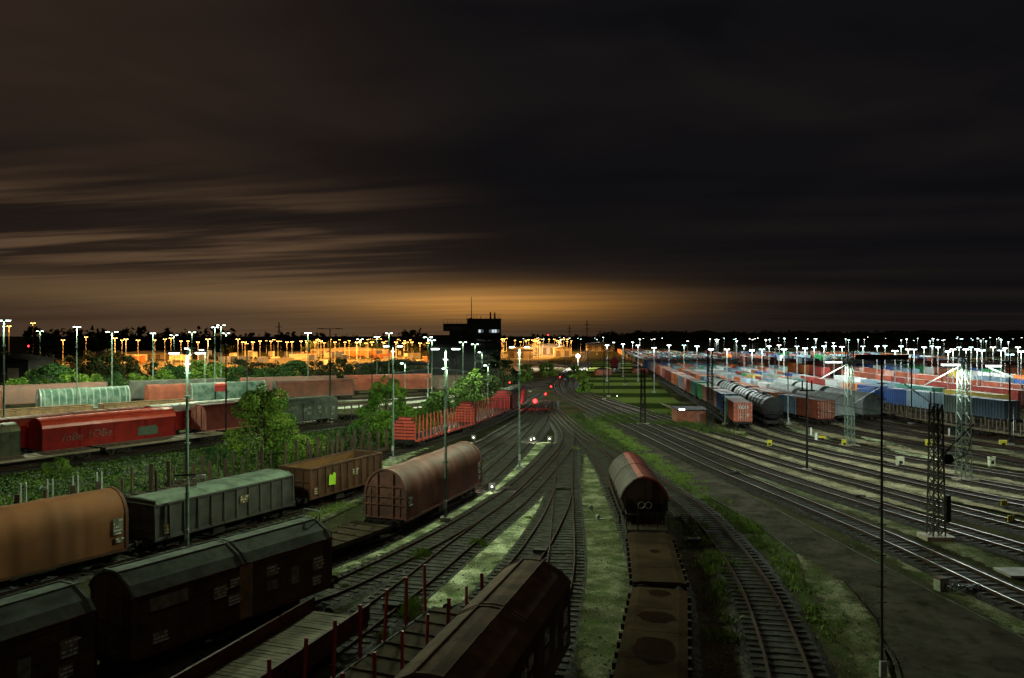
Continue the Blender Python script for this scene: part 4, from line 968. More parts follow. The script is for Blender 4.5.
ORD = ['first', 'second', 'third', 'fourth', 'fifth', 'sixth', 'seventh', 'eighth', 'ninth', 'tenth', 'eleventh', 'twelfth', 'thirteenth', 'fourteenth', 'fifteenth', 'sixteenth', 'seventeenth', 'eighteenth', 'nineteenth', 'twentieth',
    'twenty-first', 'twenty-second', 'twenty-third', 'twenty-fourth', 'twenty-fifth', 'twenty-sixth', 'twenty-seventh', 'twenty-eighth', 'twenty-ninth', 'thirtieth'] + ['farther']*40
def container(key, s0, L, cn, label, door=False, group='containers on the yard trains', z=1.2):
    c = TRACKS[key]; (x, y), a = c.place(s0, L); m = cmat(cn)
    o = obj('shipping_container', cont_mesh(L), None, (x, y, z), a)
    o.material_slots[0].link = 'OBJECT'; o.material_slots[0].material = m
    tag(o, label, 'container', group); NCONT[0] += 1
    if door: obj('door_fittings', ME_door, o, (0, -L/2, 0))
    return o
def cwagon(key, s0, label, L=13.2, group='container flat wagons'):
    c = TRACKS[key]; (x, y), a = c.place(s0, L); NCW[0] += 1
    r = thing('container_wagon', (x, y, 0), a, label, 'flat wagon', group)
    obj('underframe', ME_cf, r); obj('running_gear', ME_cb, r)
    if y < 150:
        for q in (-1, 1):
            for s in (-1, 1): obj('buffer', ME_buffer, r, (s*.87, q*6.6, 1.05), 0 if q < 0 else PI)
    return r
def train(key, y_near, seq, row, y_far=520, near_label=None, palette=None, gap=2.0, empties=0.0):
    """seq: colours of the first containers (near end first), then random from the palette"""
    c = TRACKS[key]; s = c.s_at_y(y_near); k = 0; rnd = random.Random(hash(key) % 1000 if False else sum(map(ord, key))); i = 0; w = 0
    while s < c.s_at_y(y_far):
        p = c.at(s)
        if abs(p.x)-6 > .70*p.y: s += 15.2; continue
        far = p.y > 330 or NCONT[0] >= 290
        w += 1
        if seq: pair = seq.pop(0)
        else:
            pair = [rnd.choice(palette)] if rnd.random() < .36 else [rnd.choice(palette), rnd.choice(palette)]
            if rnd.random() < empties: pair = []
        if not far:
            if NCW[0] < 290: cwagon(key, s, 'container flat wagon, %s from near end of %s' % (ORD[w-1], row))
        else:
            (x, y), a = c.place(s, 13.2); R = Matrix.Rotation(a, 3, 'Z')
            b_ = MB(); b_.box((0, 0, .95), (2.2, 13, .5)); FARWAG.add([R @ Vector(v)+Vector((x, y, 0)) for v in b_.v], b_.f)
        Ls = {0: [], 1: [12.2], 2: [6.06, 6.06]}[len(pair)]; q = s+.5
        for cn, L in zip(pair, Ls):
            i += 1
            if not far:
                lab = '%s container, %s from near end of %s' % (cn, ORD[i-1], row)
                container(key, q, L, cn, lab, door=(i == 1 or p.y < 125))
            else:
                (x, y), a = c.place(q, L); R = Matrix.Rotation(a, 3, 'Z'); b_ = FARCONT.setdefault(cn, MB())
                t_ = MB(); t_.box((0, 0, 2.5), (2.44, L, 2.6)); b_.add([R @ Vector(v)+Vector((x, y, 0)) for v in t_.v], t_.f)
            q += L+.15
        s += 13.2+gap
PAL1 = ['orange', 'orange', 'pale grey', 'rust red', 'brown red', 'brown red', 'slate blue', 'teal green', 'dusty pink', 'blue', 'orange', 'grey green']
PAL2 = ['orange', 'orange', 'rust red', 'white', 'pale blue', 'blue', 'white', 'pale grey', 'slate blue', 'green', 'dusty pink', 'bright red', 'pale blue', 'grey green', 'yellow', 'brown red', 'teal green', 'pale grey']
train('S0', 104, [['brown red', 'teal green'], ['blue', 'dusty pink'], ['dusty pink', 'green'], ['teal green', 'brown red'], ['dusty pink', 'slate blue'], ['orange', 'orange'], ['brown red'], ['brown red', 'dusty pink'], ['rust red']], 'train beside the grass field', palette=PAL1)
train('S2', 107.5, [['rust red', 'slate blue'], ['orange'], ['orange'], ['rust red', 'orange'], ['orange', 'orange'], ['slate blue'], ['pale grey', 'teal green']], 'train behind the black tank', palette=PAL1+['orange'])
train('S6', 92, [['slate blue', 'grey green'], ['pale blue', 'blue'], ['blue', 'orange'], ['white', 'bright red'], ['bright red', 'pale grey'], ['blue', 'orange'], ['pale grey'], ['rust red']], 'train behind the empty stake wagons', palette=PAL2)
tank_wagon('S1', 105.5, 14, 'black tank wagon with dark round end beside the brown red container', pmat('tank_pale', (.16, .18, .14), (.10, .115, .09), 1, .5), pmat('tank_black', (.012, .012, .012), None, 2, .7), r=1.5)
for i in range(3):
    cn = ['pale green', 'dark green', 'pale grey', 'dull green', 'rusty'][i % 5]
    m_ = [pmat('tank_green', (.16, .22, .14), None, 1, .5), pmat('tank_dkgreen', (.06, .10, .07), None, 1, .5), pmat('tank_grey', (.22, .24, .22), None, 1, .5), pmat('tank_dull', (.15, .18, .12), None, 1, .5), pmat('tank_rusty', (.22, .10, .06), None, 1, .6)][i % 5]
    tank_wagon('S1', 120.5+i*14.6, 13.8, '%s tank wagon, %s behind the black tank wagon' % (cn, ORD[i]), m_, M_dark, group='tank wagons behind the black one')
train('S1', 166, [], 'train behind the tank wagons', palette=PAL1)
M_silver = pmat('silver_wagon', (.26, .285, .27), (.20, .22, .21), .6, .7, 0, dirt=.3, dirtcol=(.12, .12, .11))
M_silvroof = pmat('silver_roof', (.28, .31, .29), (.22, .245, .23), .6, .7, 0, dirt=.2)
for i in range(2):
    covered_wagon('S3', 113+i*14.8, 14, 'silver grey covered wagon with pale roof, %s from the near end of its row' % ORD[i], M_silver, M_silvroof, detail=1, plates=False, panels=4, group='silver covered wagons')
for i in range(3):
    hood_wagon('S4', 114+i*14.8, 14, 'silver rounded hood wagon, %s from the near end of its row' % ORD[i], M_silver if i % 3 != 1 else M_silvroof, pmat('silver_end', (.10, .12, .11), None, 1), detail=1, group='silver hood wagons')
train('S3', 143.5, [], 'train behind the silver covered wagons', palette=PAL2)
train('S4', 160, [], 'train behind the silver hood wagons', palette=PAL2)
M_ochre = pmat('ochre_stake', (.20, .155, .09), (.14, .11, .07), 2, .7, dirt=.3)
for i in range(5):
    stake_wagon('S5', 86+i*14.5, 13.8, 'empty ochre stake wagon, %s from the near end of its row' % ORD[i], M_deck, M_ochre, ns=12, sh=1.3, detail=1, group='empty ochre stake wagons')
stake_wagon('S5', 79, 6.5, 'short dark flat wagon at the near end of the ochre stake wagons', M_deck, M_under, sh=0, detail=1, bogie=False)
train('S5', 160, [], 'train behind the ochre stake wagons', palette=PAL2)
ROWN = ['first', 'second', 'third', 'fourth', 'fifth', 'sixth', 'seventh', 'eighth', 'ninth', 'tenth', 'eleventh', 'twelfth', 'thirteenth', 'fourteenth', 'fifteenth', 'sixteenth', 'seventeenth']
pals = {8: ['orange', 'rust red', 'bright red', 'brown red'], 10: ['blue', 'pale blue', 'white', 'slate blue'], 9: ['brown red', 'dusty pink', 'rust red'], 12: ['green', 'pale grey', 'grey green', 'green', 'blue'], 14: ['brown red', 'dusty pink', 'orange']}
for k in range(7, 17):
    train('S%d' % k, [118, 112, 126, 132, 150, 160, 168, 180, 190, 200][k-7], [], '%s train beyond the blue containers' % ROWN[k-7], palette=pals.get(k, PAL2), y_far=440, empties=.22)
FC = []
for cn, m_ in FARCONT.items(): FC.append((cn, m_))
mball = MB(); mats_ = []
for i, (cn, m_) in enumerate(FC): mball.add(m_.v, m_.f, i); mats_.append(cmat(cn))
if mats_: tag(mball.build('distant_containers', mats_), 'mass of distant multicoloured containers at the far side of the yard', kind='stuff')
if FARWAG.f: tag(FARWAG.build('distant_wagons', M_under), 'distant flat wagons under the far containers', kind='stuff')
# white lettering on the brown red container end and emblems
for o in [o for o in SC.objects if o.get('label', '').startswith('brown red container, first from near end of train beside')]:
    for t, x_, z_, sz in (('TEX', -.12, 1.75, .62), ('E', .62, 1.8, .5), ('31', .62, .75, .45), ('IIII', -.3, .5, .36)):
        q = obj('lettering', text_mesh('lettering', t, sz, M_text), o); q.rotation_euler = (PI/2, 0, 0); q.location = (x_, -o.dimensions.y/2-.09, z_)

# ------------------------------------------------------------------ lamps
COOL = (.80, 1.0, .66); COOLF = (.84, .97, .90); SOD = (1.0, .42, .07)
NL = [0]; LK = 1.75
LIGHTS = {}
def light(parent, loc, W_, col, r=.35, spot=168, name='lamp_light', wide=True):
    W_ = W_*LK
    key = (W_, col, r, spot); ld = LIGHTS.get(key)
    if ld is None:      # road luminaire: throws more light sideways than straight down
        ld = bpy.data.lights.new(name, 'SPOT'); ld.energy = W_; ld.color = col; ld.shadow_soft_size = r
        ld.spot_size = math.radians(spot); ld.spot_blend = .25; LIGHTS[key] = ld
        if wide:
            ld.use_nodes = True; b = NB(ld.node_tree); b.n.clear()
            nz = b.new('ShaderNodeSeparateXYZ'); b.l.new(b.new('ShaderNodeTexCoord').outputs['Normal'], nz.inputs[0])
            cz = b.m('MAXIMUM', b.m('ABSOLUTE', nz.outputs[2]), .14)
            e = b.new('ShaderNodeEmission'); b.put(e.inputs[1], b.m('POWER', cz, -1.5))
            o_ = b.new('ShaderNodeOutputLight'); b.l.new(e.outputs[0], o_.inputs[0])
    o = bpy.data.objects.new(name, ld); COL.objects.link(o); o.location = loc; o.parent = parent; NL[0] += 1
    return o
def yard_mast(x, y, h, label, W_=4200, heads=2, rot=0.0, group=None, steel=None, on=True, r0=.11, span=1.15, collars=True, col=COOL, em=None):
    """tubular mast with two long luminaires on a cross arm"""
    root = thing('lamp_mast', (x, y, 0), rot, label, 'lamp mast', group); steel = steel or M_steel_green; em = em or M_white_e
    MB().tube((0, 0, 0), (0, 0, h), r0, 8, r2=r0*.6).build('pole', steel, root)
    MB().box((0, 0, .15), (.7, .7, .5)).build('footing', M_conc, root)
    MB().bar((-span, 0, h), (span, 0, h), .08).build('cross_arm', steel, root)
    for k in range(heads):
        s = -1 if k % 2 == 0 else 1; xx = s*span*.62
        hd = MB().box((xx, 0, h+.02), (.62, .30, .12)).build('luminaire', M_galv if on else M_dark, root)
        if on: MB().box((xx, 0, h-.075), (.52, .24, .07)).build('lens', em, hd)
    if collars:
        cb = MB()
        for zz in (h*.35, h*.55, h*.78): cb.box((0, 0, zz), (.36, .10, .08)); cb.tube((0, 0, zz-.06), (0, 0, zz+.06), r0*1.5, 8)
        cb.build('collar', steel, root)
    if h > 10:
        bx_ = MB(); bx_.box((0, -r0*1.6, 1.3), (.22, .14, .55)); bx_.build('cable_box', M_galv, root)
        st_ = MB()
        for q in range(int(h*1.6)): st_.box((0, 0, 2.5+q*.55), (.34, .03, .03)) if 2.5+q*.55 < h-.4 else None
        st_.build('climbing_rungs', steel, root)
    if on: light(root, (0, -.25, h-.35), W_, col)
    return root
M_rust2 = pmat('dull_pole', (.050, .048, .036), (.034, .032, .025), 2, .9)
m1 = yard_mast(-19.2, 45.4, 12.0, 'tall lit lamp mast behind the grey covered open wagon, with sign plates on it', 1500, r0=.115, rot=.3)
bd = MB()
for k, xx in enumerate((-.55, -.1, .35)): bd.box((xx, -.2, 4.30), (.40, .05, .46))
bd.build('sign_plate', pmat('sign_grey', (.75, .72, .6), (.10, .09, .07), 7, .7), m1)
MB().box((.78, -.2, 4.62), (.50, .05, .24)).build('sign_plate', pmat('sign_white', (.8, .85, .8)), m1)['label'] = 'small white plate'
bl = MB().box((.1, -.16, 4.75), (1.6, .03, .10)); bl.build('sign_bracket', M_dark, m1)
yard_mast(-4.6, 53.2, 12.1, 'lamp mast standing beside the arched red brown wagon', 1900, r0=.10)
yard_mast(.72, 73.6, 11.9, 'slim lamp mast on the sandy strip left of the converging tracks', 1900, r0=.10)
yard_mast(-12.3, 79.4, 11.9, 'lamp mast at the near end of the bright red stake wagon', 800, r0=.12)
yard_mast(13.0, 27.0, 12.2, 'tall dark unlit lamp mast on the service road edge nearest the viewer', 0, on=False, r0=.055, steel=M_rust2, span=.9, collars=False)
MB().box((0, 0, 12.22), (1.75, .3, .17)).build('lamp_housing', M_dark, [o for o in SC.objects if o.get('label', '').startswith('tall dark unlit lamp mast on')][0])
yard_mast(PX(330, 112), 112, 13.9, 'dark unlit lamp mast with wide top left of the station building', 0, on=False, r0=.12, steel=M_dark, span=1.9, collars=False)
yard_mast(PX(226, 84), 84, 12.8, 'thin dark mast with small plates behind the round tree', 0, on=False, r0=.09, steel=M_dark, span=1.4, collars=False)
sp = MB()
# tall white masts of the left yard
for i, (px, top, d, lab, W_) in enumerate([
    (4, 320, 96, 'very tall white lamp mast at the left edge', 5200), (77, 326.5, 118, 'tall white lamp mast second from the left edge', 6000), (112, 331.5, 135, 'tall white lamp mast left of the wide bush', 5000),
    (153, 333, 155, 'tall white lamp mast over the wide bush', 2800), (215, 327, 150, 'tall white lamp mast, tallest of the bright cluster above the round tree', 2600), (221, 325, 175, 'white lamp mast with four heads in the bright cluster', 2200), (226, 333, 190, 'white lamp mast at the right of the bright cluster', 2200),
    (308, 332.5, 160, 'tall white lamp mast over the salmon hooded wagon', 2200), (389, 333, 190, 'tall white lamp mast left of the dark building', 2400), (377, 336.5, 210, 'white lamp mast just left of the tallest one by the dark building', 1500),
    (428, 337, 150, 'white lamp mast in front of the left wing of the dark building', 1500), (432, 340, 170, 'lower white lamp mast beside the left wing of the dark building', 1000), (463, 342, 175, 'white lamp mast in front of the middle of the dark building', 1000), (475, 344, 190, 'white lamp mast in front of the dark tower', 900)]):
    yard_mast(PX(px, d), d, H-(top-HY)*d/F, lab, W_, span=random.uniform(.8, 1.15), r0=.13, rot=random.uniform(-.6, .6))
for i, (px, top, d, lab) in enumerate([(174, 335, 200, 'white lamp on a slim pole left of the lit sign mast'), (192, 332, 220, 'white lamp on a slim pole behind the lit sign mast'), (40, 331, 230, 'white lamp on a pole beyond the trees at the left'), (360, 339, 240, 'white lamp beside the orange street lamps')]):
    yard_mast(PX(px, d), d, H-(top-HY)*d/F, lab, 2500, span=1.2)
# low lamps near the station building
for i, (px, top, d, lab) in enumerate([(606, 345, 160, None), (309, 349, 0, None)][:0]+[(603, 350, 150, None)][:0]+[(488, 365, 135, 'low lamp on a short post by the dark trees'), (482, 352, 150, 'low lamp on a short post before the dark tower'), (447, 368, 120, 'low bracket lamp left of the crossing tracks'), (405, 363, 125, 'low bracket lamp by the pale lot'), (190, 348, 110, 'low lamp behind the lit sign mast'), (205, 349.5, 118, 'low lamp right of the lit sign mast')]):
    yard_mast(PX(px, d), d, H-(top-HY)*d/F, lab, 1500, span=.8, heads=1, r0=.07)

# right yard lamp masts: (head px, head py)
heads = [(607, 345), (623, 344), (638, 345), (654, 347.5), (669, 345), (684, 345), (697, 346), (711, 349), (727, 349), (744, 345.5), (752, 350), (762, 349), (769, 346), (784, 349), (779, 345), (797, 346), (805, 348), (814, 347), (824, 346), (834, 346), (842, 346.5),
    (863, 346), (877, 346), (885, 345.5), (895, 350.5), (901, 346), (908, 349), (914, 349), (924, 347), (932, 346), (938, 347), (948, 351), (953, 349), (959, 347), (966, 349), (971, 347), (977, 349), (982, 350), (993, 347), (1001, 350), (1005, 348), (1010, 354), (1018, 347), (1021, 351)]
protos = {}
TENS = {20: 'twenty', 30: 'thirty', 40: 'forty'}
def ordinal(n):
    if n <= 20: return ORD[n-1]
    return TENS[n//10*10]+'-'+ORD[n % 10-1] if n % 10 else {30: 'thirtieth', 40: 'fortieth'}[n]

def far_mast(x, y, h, lit, em, steel, group, label, cat='lamp mast', head_w=1.0, W_=0, col=COOLF, cross=.9):
    key = (round(h), em.name, steel.name)
    if key not in protos:
        hh = round(h); a = MB(); a.tube((0, 0, 0), (0, 0, hh), .10, 6, r2=.07); a.bar((-cross, 0, hh), (cross, 0, hh), .09); a.box((0, 0, .1), (.6, .6, .4))
        e_ = MB(); e_.box((0, 0, hh-.08), (.36*head_w, .3, .12))
        protos[key] = (a.mesh('pole', steel), e_.mesh('luminaire', em), hh)
    pm, em_, hh = protos[key]
    r = thing('lamp_mast', (x, y, 0), random.uniform(-.5, .5), label, cat, group); r.scale = (1, 1, h/hh)
    obj('pole', pm, r); obj('luminaire', em_, r, (-cross*.8, 0, 0)); obj('luminaire', em_, r, (cross*.8, 0, 0))
    if W_: light(r, (0, -.45, hh-.25), W_, col, spot=174)
    return r
M_polew = pmat('pole_paint', (.30, .32, .31), (.24, .25, .24), 2, .6, dirt=.1)
M_poles = pmat('pole_paint_warm', (.70, .66, .58), (.58, .55, .5), 2, .6, dirt=.1)
FE = [M_far_e, emat('lamp_far_dim', (.75, .95, 1.0), 7), emat('lamp_far_warm', (1, .95, .82), 14), emat('lamp_far_teal', (.55, .95, .9), 10)]
random.seed(3)
for i, (px, py) in enumerate(heads):
    h = 10.2; d = (H-h)*F/(py-HY)
    far_mast(PX(px, d), d, h, True, FE[(0, 0, 2, 1, 0, 3)[i % 6]], M_polew, 'white lamp masts among the container trains', 'white lamp mast, %s from the left among the container trains' % ordinal(1+sum(q[0] < px for q in heads)), W_=640, cross=.42)
for i in range(80):
    d = random.uniform(320, 760); px = random.uniform(520, 1030)
    if px < 590 and d < 420: d += 200
    x = PX(px, d); far_mast(x, d, random.uniform(9.6, 11.2), True, random.choice(FE), M_polew, 'distant white lamp masts beyond the container trains', 'distant white lamp mast in the lit band under the dark hills', W_=2600 if i % 2 == 0 else 0, cross=.36)
# sodium street lamps on the left
random.seed(11)
sod = [(63, 340), (86, 337), (9, 326), (115, 338), (122, 340), (126, 339), (138, 340), (155, 340), (165, 339), (171, 338), (181, 341), (188, 341), (198, 342), (208, 339), (238, 339), (245, 342), (253, 342), (260, 341), (271, 341), (278, 341), (287, 342), (292, 341.5), (301, 341), (307, 342),
    (315, 342), (321, 341), (335, 342), (345, 342), (357, 342), (366, 343), (372, 342), (383, 342), (396, 342), (404, 343), (412, 342), (420, 343), (428, 343), (436, 343)]
for i, (px, py) in enumerate(sod):
    d = random.uniform(285, 400) if py > 339.5 else random.uniform(230, 320); h = H-(py-HY)*d/F
    far_mast(PX(px, d), d, h, True, M_orange_e, M_poles, 'orange street lamps along the loading lot', 'orange street lamp, %s from the left along the lit loading lot' % ordinal(1+sum(q[0] < px for q in sod)), 'street lamp', W_=4300, col=SOD, cross=.6)
for i in range(70):
    d = random.uniform(420, 640); px = random.uniform(240, 440) if i < 34 else random.uniform(500, 575)
    far_mast(PX(px, d), d, random.uniform(8, 10.5), True, M_orange_e, M_poles, 'distant orange street lamps near the horizon', 'distant orange street lamp in the warm lit band', 'street lamp', W_=8000 if i % 2 == 0 else 0, col=SOD, cross=.6)
r = far_mast(PX(33, 330), 330, H+12*330/F, True, M_orange_e, M_dark, None, 'single high orange lamp above the trees at the left', 'street lamp', head_w=1.6, W_=8000, col=SOD)
# bright floodlight beside the main line far ahead
r = thing('floodlight', (PX(578, 300), 300, 0), 0, 'brilliant white floodlight beside the main line straight ahead', 'floodlight')
MB().tube((0, 0, 0), (0, 0, 4.6), .1, 8).build('pole', M_galv, r)
hh = MB().tube((0, .25, 4.8), (0, -.1, 4.8), .8, 16).build('lamp_housing', M_dark, r); MB().tube((0, -.1, 4.8), (0, -.22, 4.8), .75, 16).build('lens', emat('flood', (1, .95, .85), 160), hh)
light(r, (0, -.6, 4.6), 9000, (1, .93, .82), spot=170)

# ------------------------------------------------------------------ lattice masts, catenary poles
def lattice(x, y, h, wb, wt, steel, label, rot=0, group=None, panel=.75, foot=True):
    root = thing('lattice_mast', (x, y, 0), rot, label, 'lattice mast', group); leg = .055
    for a in (-1, 1):
        for b_ in (-1, 1): MB().bar((a*wb/2, b_*wb/2, 0), (a*wt/2, b_*wt/2, h), leg*1.5).build('leg', steel, root)
    br = MB(); n = int(h/panel)
    for k in range(n):
        z0 = h*k/n; z1 = h*(k+1)/n; w0 = (wb+(wt-wb)*k/n)/2; w1 = (wb+(wt-wb)*(k+1)/n)/2; f = 1 if k % 2 else -1
        for s in (-1, 1):
            br.bar((-f*w0, s*w0, z0), (f*w1, s*w1, z1), .045); br.bar((s*w0, -f*w0, z0), (s*w1, f*w1, z1), .045)
            br.bar((f*w0, s*w0, z0), (-f*w1, s*w1, z1), .035); br.bar((-w1, s*w1, z1), (w1, s*w1, z1), .035)
    br.build('lattice_bracing', steel, root)
    if foot: MB().box((0, 0, .12), (wb+1.0, wb+.5, .32)).build('footing', pmat('footing_conc', (.30, .24, .18)), root)
    return root
lA = lattice(27.0, 48.9, 8.6, .78, .52, pmat('lattice_dull', (.055, .058, .046), (.035, .035, .028), 2, .8), 'dark lattice catenary mast beside the near main line tracks')
MB().box((.62, -.2, 2.0), (.28, .3, 1.7)).build('control_box', M_dark, lA)
ar = MB(); ar.tube((.2, 0, 5.2), (2.6, .3, 7.3), .035, 6); ar.tube((.2, 0, 4.6), (2.2, .3, 5.4), .03, 6); ar.tube((2.2, .3, 5.4), (2.6, .3, 7.3), .02, 5)
for k in range(4): ar.tube((.55+.1*k, 0, 5.5+.09*k), (.60+.1*k, 0, 5.545+.09*k), .10, 8)
ar.tube((.75, -.1, 5.1), (.75, .1, 5.1), .33, 14); ar.build('cantilever_arm', M_dark, lA)
p_ = MB(); p_.tube((-.35, 0, 8.4), (-.35, 0, 9.4), .05, 6); p_.tube((-.2, 0, 8.6), (-2.0, .1, 9.9), .035, 6); p_.build('top_arm', M_galv, lA)
def lamp_bar(root, x, z, L=1.8, W_=2600, y=-.1):
    hd = MB().box((x, y, z+.06), (L, .3, .10)).build('luminaire', M_galv, root); MB().box((x, y, z-.05), (L*.95, .26, .12)).build('lens', M_white_tube, hd)
    light(root, (x, y-.1, z-.35), W_, (.85, 1, .9), spot=165)
M_latt = pmat('lattice_paint', (.15, .20, .16), (.10, .13, .11), 2, .6, dirt=.4)
lB = lattice(40.1, 68.2, 11.6, .95, .62, M_latt, 'tall pale green lattice mast with lamp bars near the right edge')
lamp_bar(lB, -1.2, 10.4, 1.6, 1300); lamp_bar(lB, 2.6, 10.3, 1.3, 1000)
ar = MB(); ar.tube((-.4, 0, 10.2), (-3.6, .2, 8.4), .05, 6); ar.tube((2.2, 0, 10.1), (4.6, .2, 9.2), .05, 6); ar.tube((-.3, 0, 10.5), (3.2, 0, 10.5), .04, 6); ar.build('cantilever_arm', M_galv, lB)
mb = MB()
for k in range(5): mb.box((.55, .1, 10.6+k*.18), (.5-.04*k, .3, .06))
mb.build('insulator', M_dark, lB)
lC = lattice(39.2, 89.2, 11.2, .85, .62, M_latt, 'tall pale green lattice mast in front of the silver wagons')
lamp_bar(lC, -1.9, 9.9, 1.9, 1700)
ar = MB(); ar.tube((-.3, 0, 9.6), (-3.3, .2, 7.9), .05, 6); ar.tube((.4, 0, 5.0), (3.6, .2, 6.9), .05, 6); ar.tube((3.0, 0, 6.9), (-.3, 0, 6.7), .03, 6); ar.build('cantilever_arm', M_galv, lC)
lattice(PX(711, 104), 104.5, 10.8, .8, .55, M_dark, 'dark lattice mast by the red brown hut'); 
lattice(PX(643, 111), 111, 8.0, .7, .5, M_dark, 'dark lattice mast standing in front of the grass field')
def cat_pole(px, d, top, label, steel=None, arms=(-1, 1), zarm=None, r=.12, group=None):
    h = H-(top-HY)*d/F; root = thing('catenary_pole', (PX(px, d), d, 0), 0, label, 'pole', group); steel = steel or M_dark
    MB().tube((0, 0, 0), (0, 0, h), r, 8, r2=r*.7).build('pole', steel, root); MB().box((0, 0, .15), (.7, .7, .4)).build('footing', M_conc, root)
    z = zarm or h-1.0; mb = MB()
    for s in arms:
        mb.tube((0, 0, z), (s*2.4, 0, z+.35), .04, 5); mb.tube((0, 0, z-1.1), (s*2.4, 0, z+.3), .04, 5); mb.tube((s*1.9, 0, z-1.0), (s*2.0, 0, z+.3), .025, 5); mb.box((s*.4, 0, z+.06), (.3, .2, .2))
    if arms: mb.build('cantilever_arm', steel, root)
    return root
pj = cat_pole(807, 72.8, 389, 'dark pole with short crossarm between the main line and the yard tracks', arms=())
ph = H-(389-HY)*72.8/F
MB().bar((-.7, 0, ph-.15), (.7, 0, ph-.15), .12).build('crossarm', M_dark, pj)
mb = MB()
for xx in (-.45, 0, .45): mb.tube((xx, 0, ph-.1), (xx, 0, ph+.8), .07, 6)
mb.build('insulator', M_dark, pj)
for px, base, top, lab, arms in [(608.7, 397, 358, 'slim dark catenary pole at the left edge of the grass field', (1,)), (788, 425, 352, 'thin pale pole before the blue grey container', ()), (725, 425, 392, 'thin pale pole before the brown red container', ()), (911.5, 425, 356, 'dark pole in front of the red and white containers', (-1,)),
    (1009.7, 446, 354, 'dark pole at the right edge of the yard', (-1,)), (852, 415, 358, 'dark pole behind the pale green lattice mast', (1,)), (934, 452, 390, 'thin pole behind the dark lattice mast', ()), (895, 400, 352, 'dark pole beyond the stake wagons', ()), (942, 402, 362, 'dark pole behind the blue container', (1,)), (990, 398, 353, 'slim pole beyond the tall lattice mast', ()),
    (588, 372, 345, 'dark catenary pole by the bright floodlight', (1, -1)), (625, 385, 350, 'dark catenary pole left of the container train', (1,)), (662, 378, 343, 'dark catenary pole between the first container rows', (-1,)), (752, 392, 348, 'dark pole among the orange containers', (-1, 1)), (775, 386, 345, 'dark pole behind the orange containers', (1,)), (838, 384, 344, 'dark pole beyond the silver wagons', (-1,)),
    (530, 392, 352, 'dark catenary pole left of the converging tracks', (1,)), (565, 380, 345, 'dark catenary pole over the signal lights', (-1,)), (604, 400, 346, 'dark pole between the converging tracks and the grass field', (1,)), (456, 408, 352, 'thin dark pole beside the dark trees', (-1,)), (372, 400, 346, 'thin dark pole beside the tall branching tree', ()), (247, 412, 350, 'thin dark pole behind the round tree', ())]:
    d = H*F/(base-HY); pale = 'pale' in lab
    cat_pole(px, d, top, lab, M_galv if pale else M_dark, arms, r=.09 if pale else .11)
# wires
def wire(a, b, sag, label, n=10, r=.018):
    a = Vector(a); b = Vector(b); mb = MB(); pts = []
    for i in range(n+1):
        t = i/n; p = a.lerp(b, t); p.z -= sag*4*t*(1-t); pts.append(p)
    mb.path(pts, r, 4); return tag(mb.build('overhead_wire', M_dark), label, 'wire', 'overhead wires')
wire((27.5, 48.9, 6.9), (21.5, 111, 7.2), .5, 'overhead wire from the dark lattice mast along the main line')
wire((29.3, 49.2, 7.2), (27.2, 104.5, 7.6), .5, 'overhead wire from the dark lattice mast arm towards the hut')
wire((40, 68.2, 8.6), (38.9, 89.2, 6.8), .3, 'overhead wire between the two tall pale lattice masts')
wire((32, 49, 6.4), (44.6, 68.3, 6.6), .2, 'overhead wire crossing in front of the right containers')
wire((21.5, 111, 7.4), (20, 165, 7.2), .3, 'overhead wire over the grass field edge')
wire((-17, 152, 8.0), (-2, 150, 8), .3, 'thin wire in front of the dark station building')
wire((-60, 150, 7.6), (-17, 152, 7.6), .3, 'thin wire above the pale lot')

# ------------------------------------------------------------------ signals, huts, boxes, small things
def signal(px, py, label, d=None, z=1.0, size=.22, em=None, W_=60, col=(1, .05, .04), cat='signal'):
    """short post signal whose lamp shows at the given height"""
    d = d or (H-z)*F/(py-HY); root = thing('signal', (PX(px, d), d, 0), 0, label, cat)
    MB().tube((0, 0, 0), (0, 0, z-.2), .06, 6).build('post', M_dark, root)
    hs = MB(); hs.box((0, .08, z), (.55, .2, .6)); hs.build('housing', M_dark, root)
    MB().tube((0, -.02, z), (0, -.10, z), size, 12).build('lamp_lens', em or M_red_e, root)
    if W_:
        o = light(root, (0, -.6, z+.1), W_, col, r=.1, spot=170); o.rotation_euler = (math.radians(60), 0, 0)
    return root
signal(535, 401, 'large bright red signal at the merging tracks', z=1.6, size=.36, W_=350)
signal(545.6, 394, 'red signal just beyond the large bright one', z=1.4, size=.17, W_=90)
signal(551, 386.5, 'red signal third along the merging tracks', z=1.4, size=.17, W_=90)
signal(560, 377, 'small red signal farthest along the merging tracks', z=1.4, size=.17, W_=60)
signal(515.5, 402, 'small red signal at the far end of the red stake train', z=1.4, size=.13, W_=0)
signal(509.5, 382.5, 'dim red signal beside the dark trees', z=1.4, size=.18, W_=0)
signal(28.5, 346, 'small red light beyond the trees at the left', d=250, z=9.4, size=.28, W_=0)
signal(548, 335, 'tiny red light on the horizon right of the dark tower', d=600, z=13, size=.5, W_=0)
for i, (px, py, lab) in enumerate([(492, 486.5, 'lit dwarf signal on the sandy strip by the arched wagon'), (473.5, 437.5, 'pair of dwarf signal lamps left of the slim lamp mast'), (531, 439.5, 'left dwarf signal lamp right of the slim lamp mast'), (534, 438.5, 'right dwarf signal lamp right of the slim lamp mast'), (549.5, 438.7, 'dwarf signal lamp between the converging tracks'), (617, 396, 'small white lamp at the edge of the grass field'), (682, 404, 'small white lamp on the roof edge of the red brown hut')][:6]):
    signal(px, py, lab, z=.55, size=.07, em=M_sig_e, W_=45 if i < 5 else 0, col=(.95, 1, .8))
hp = P(707, 417)   # red brown hut
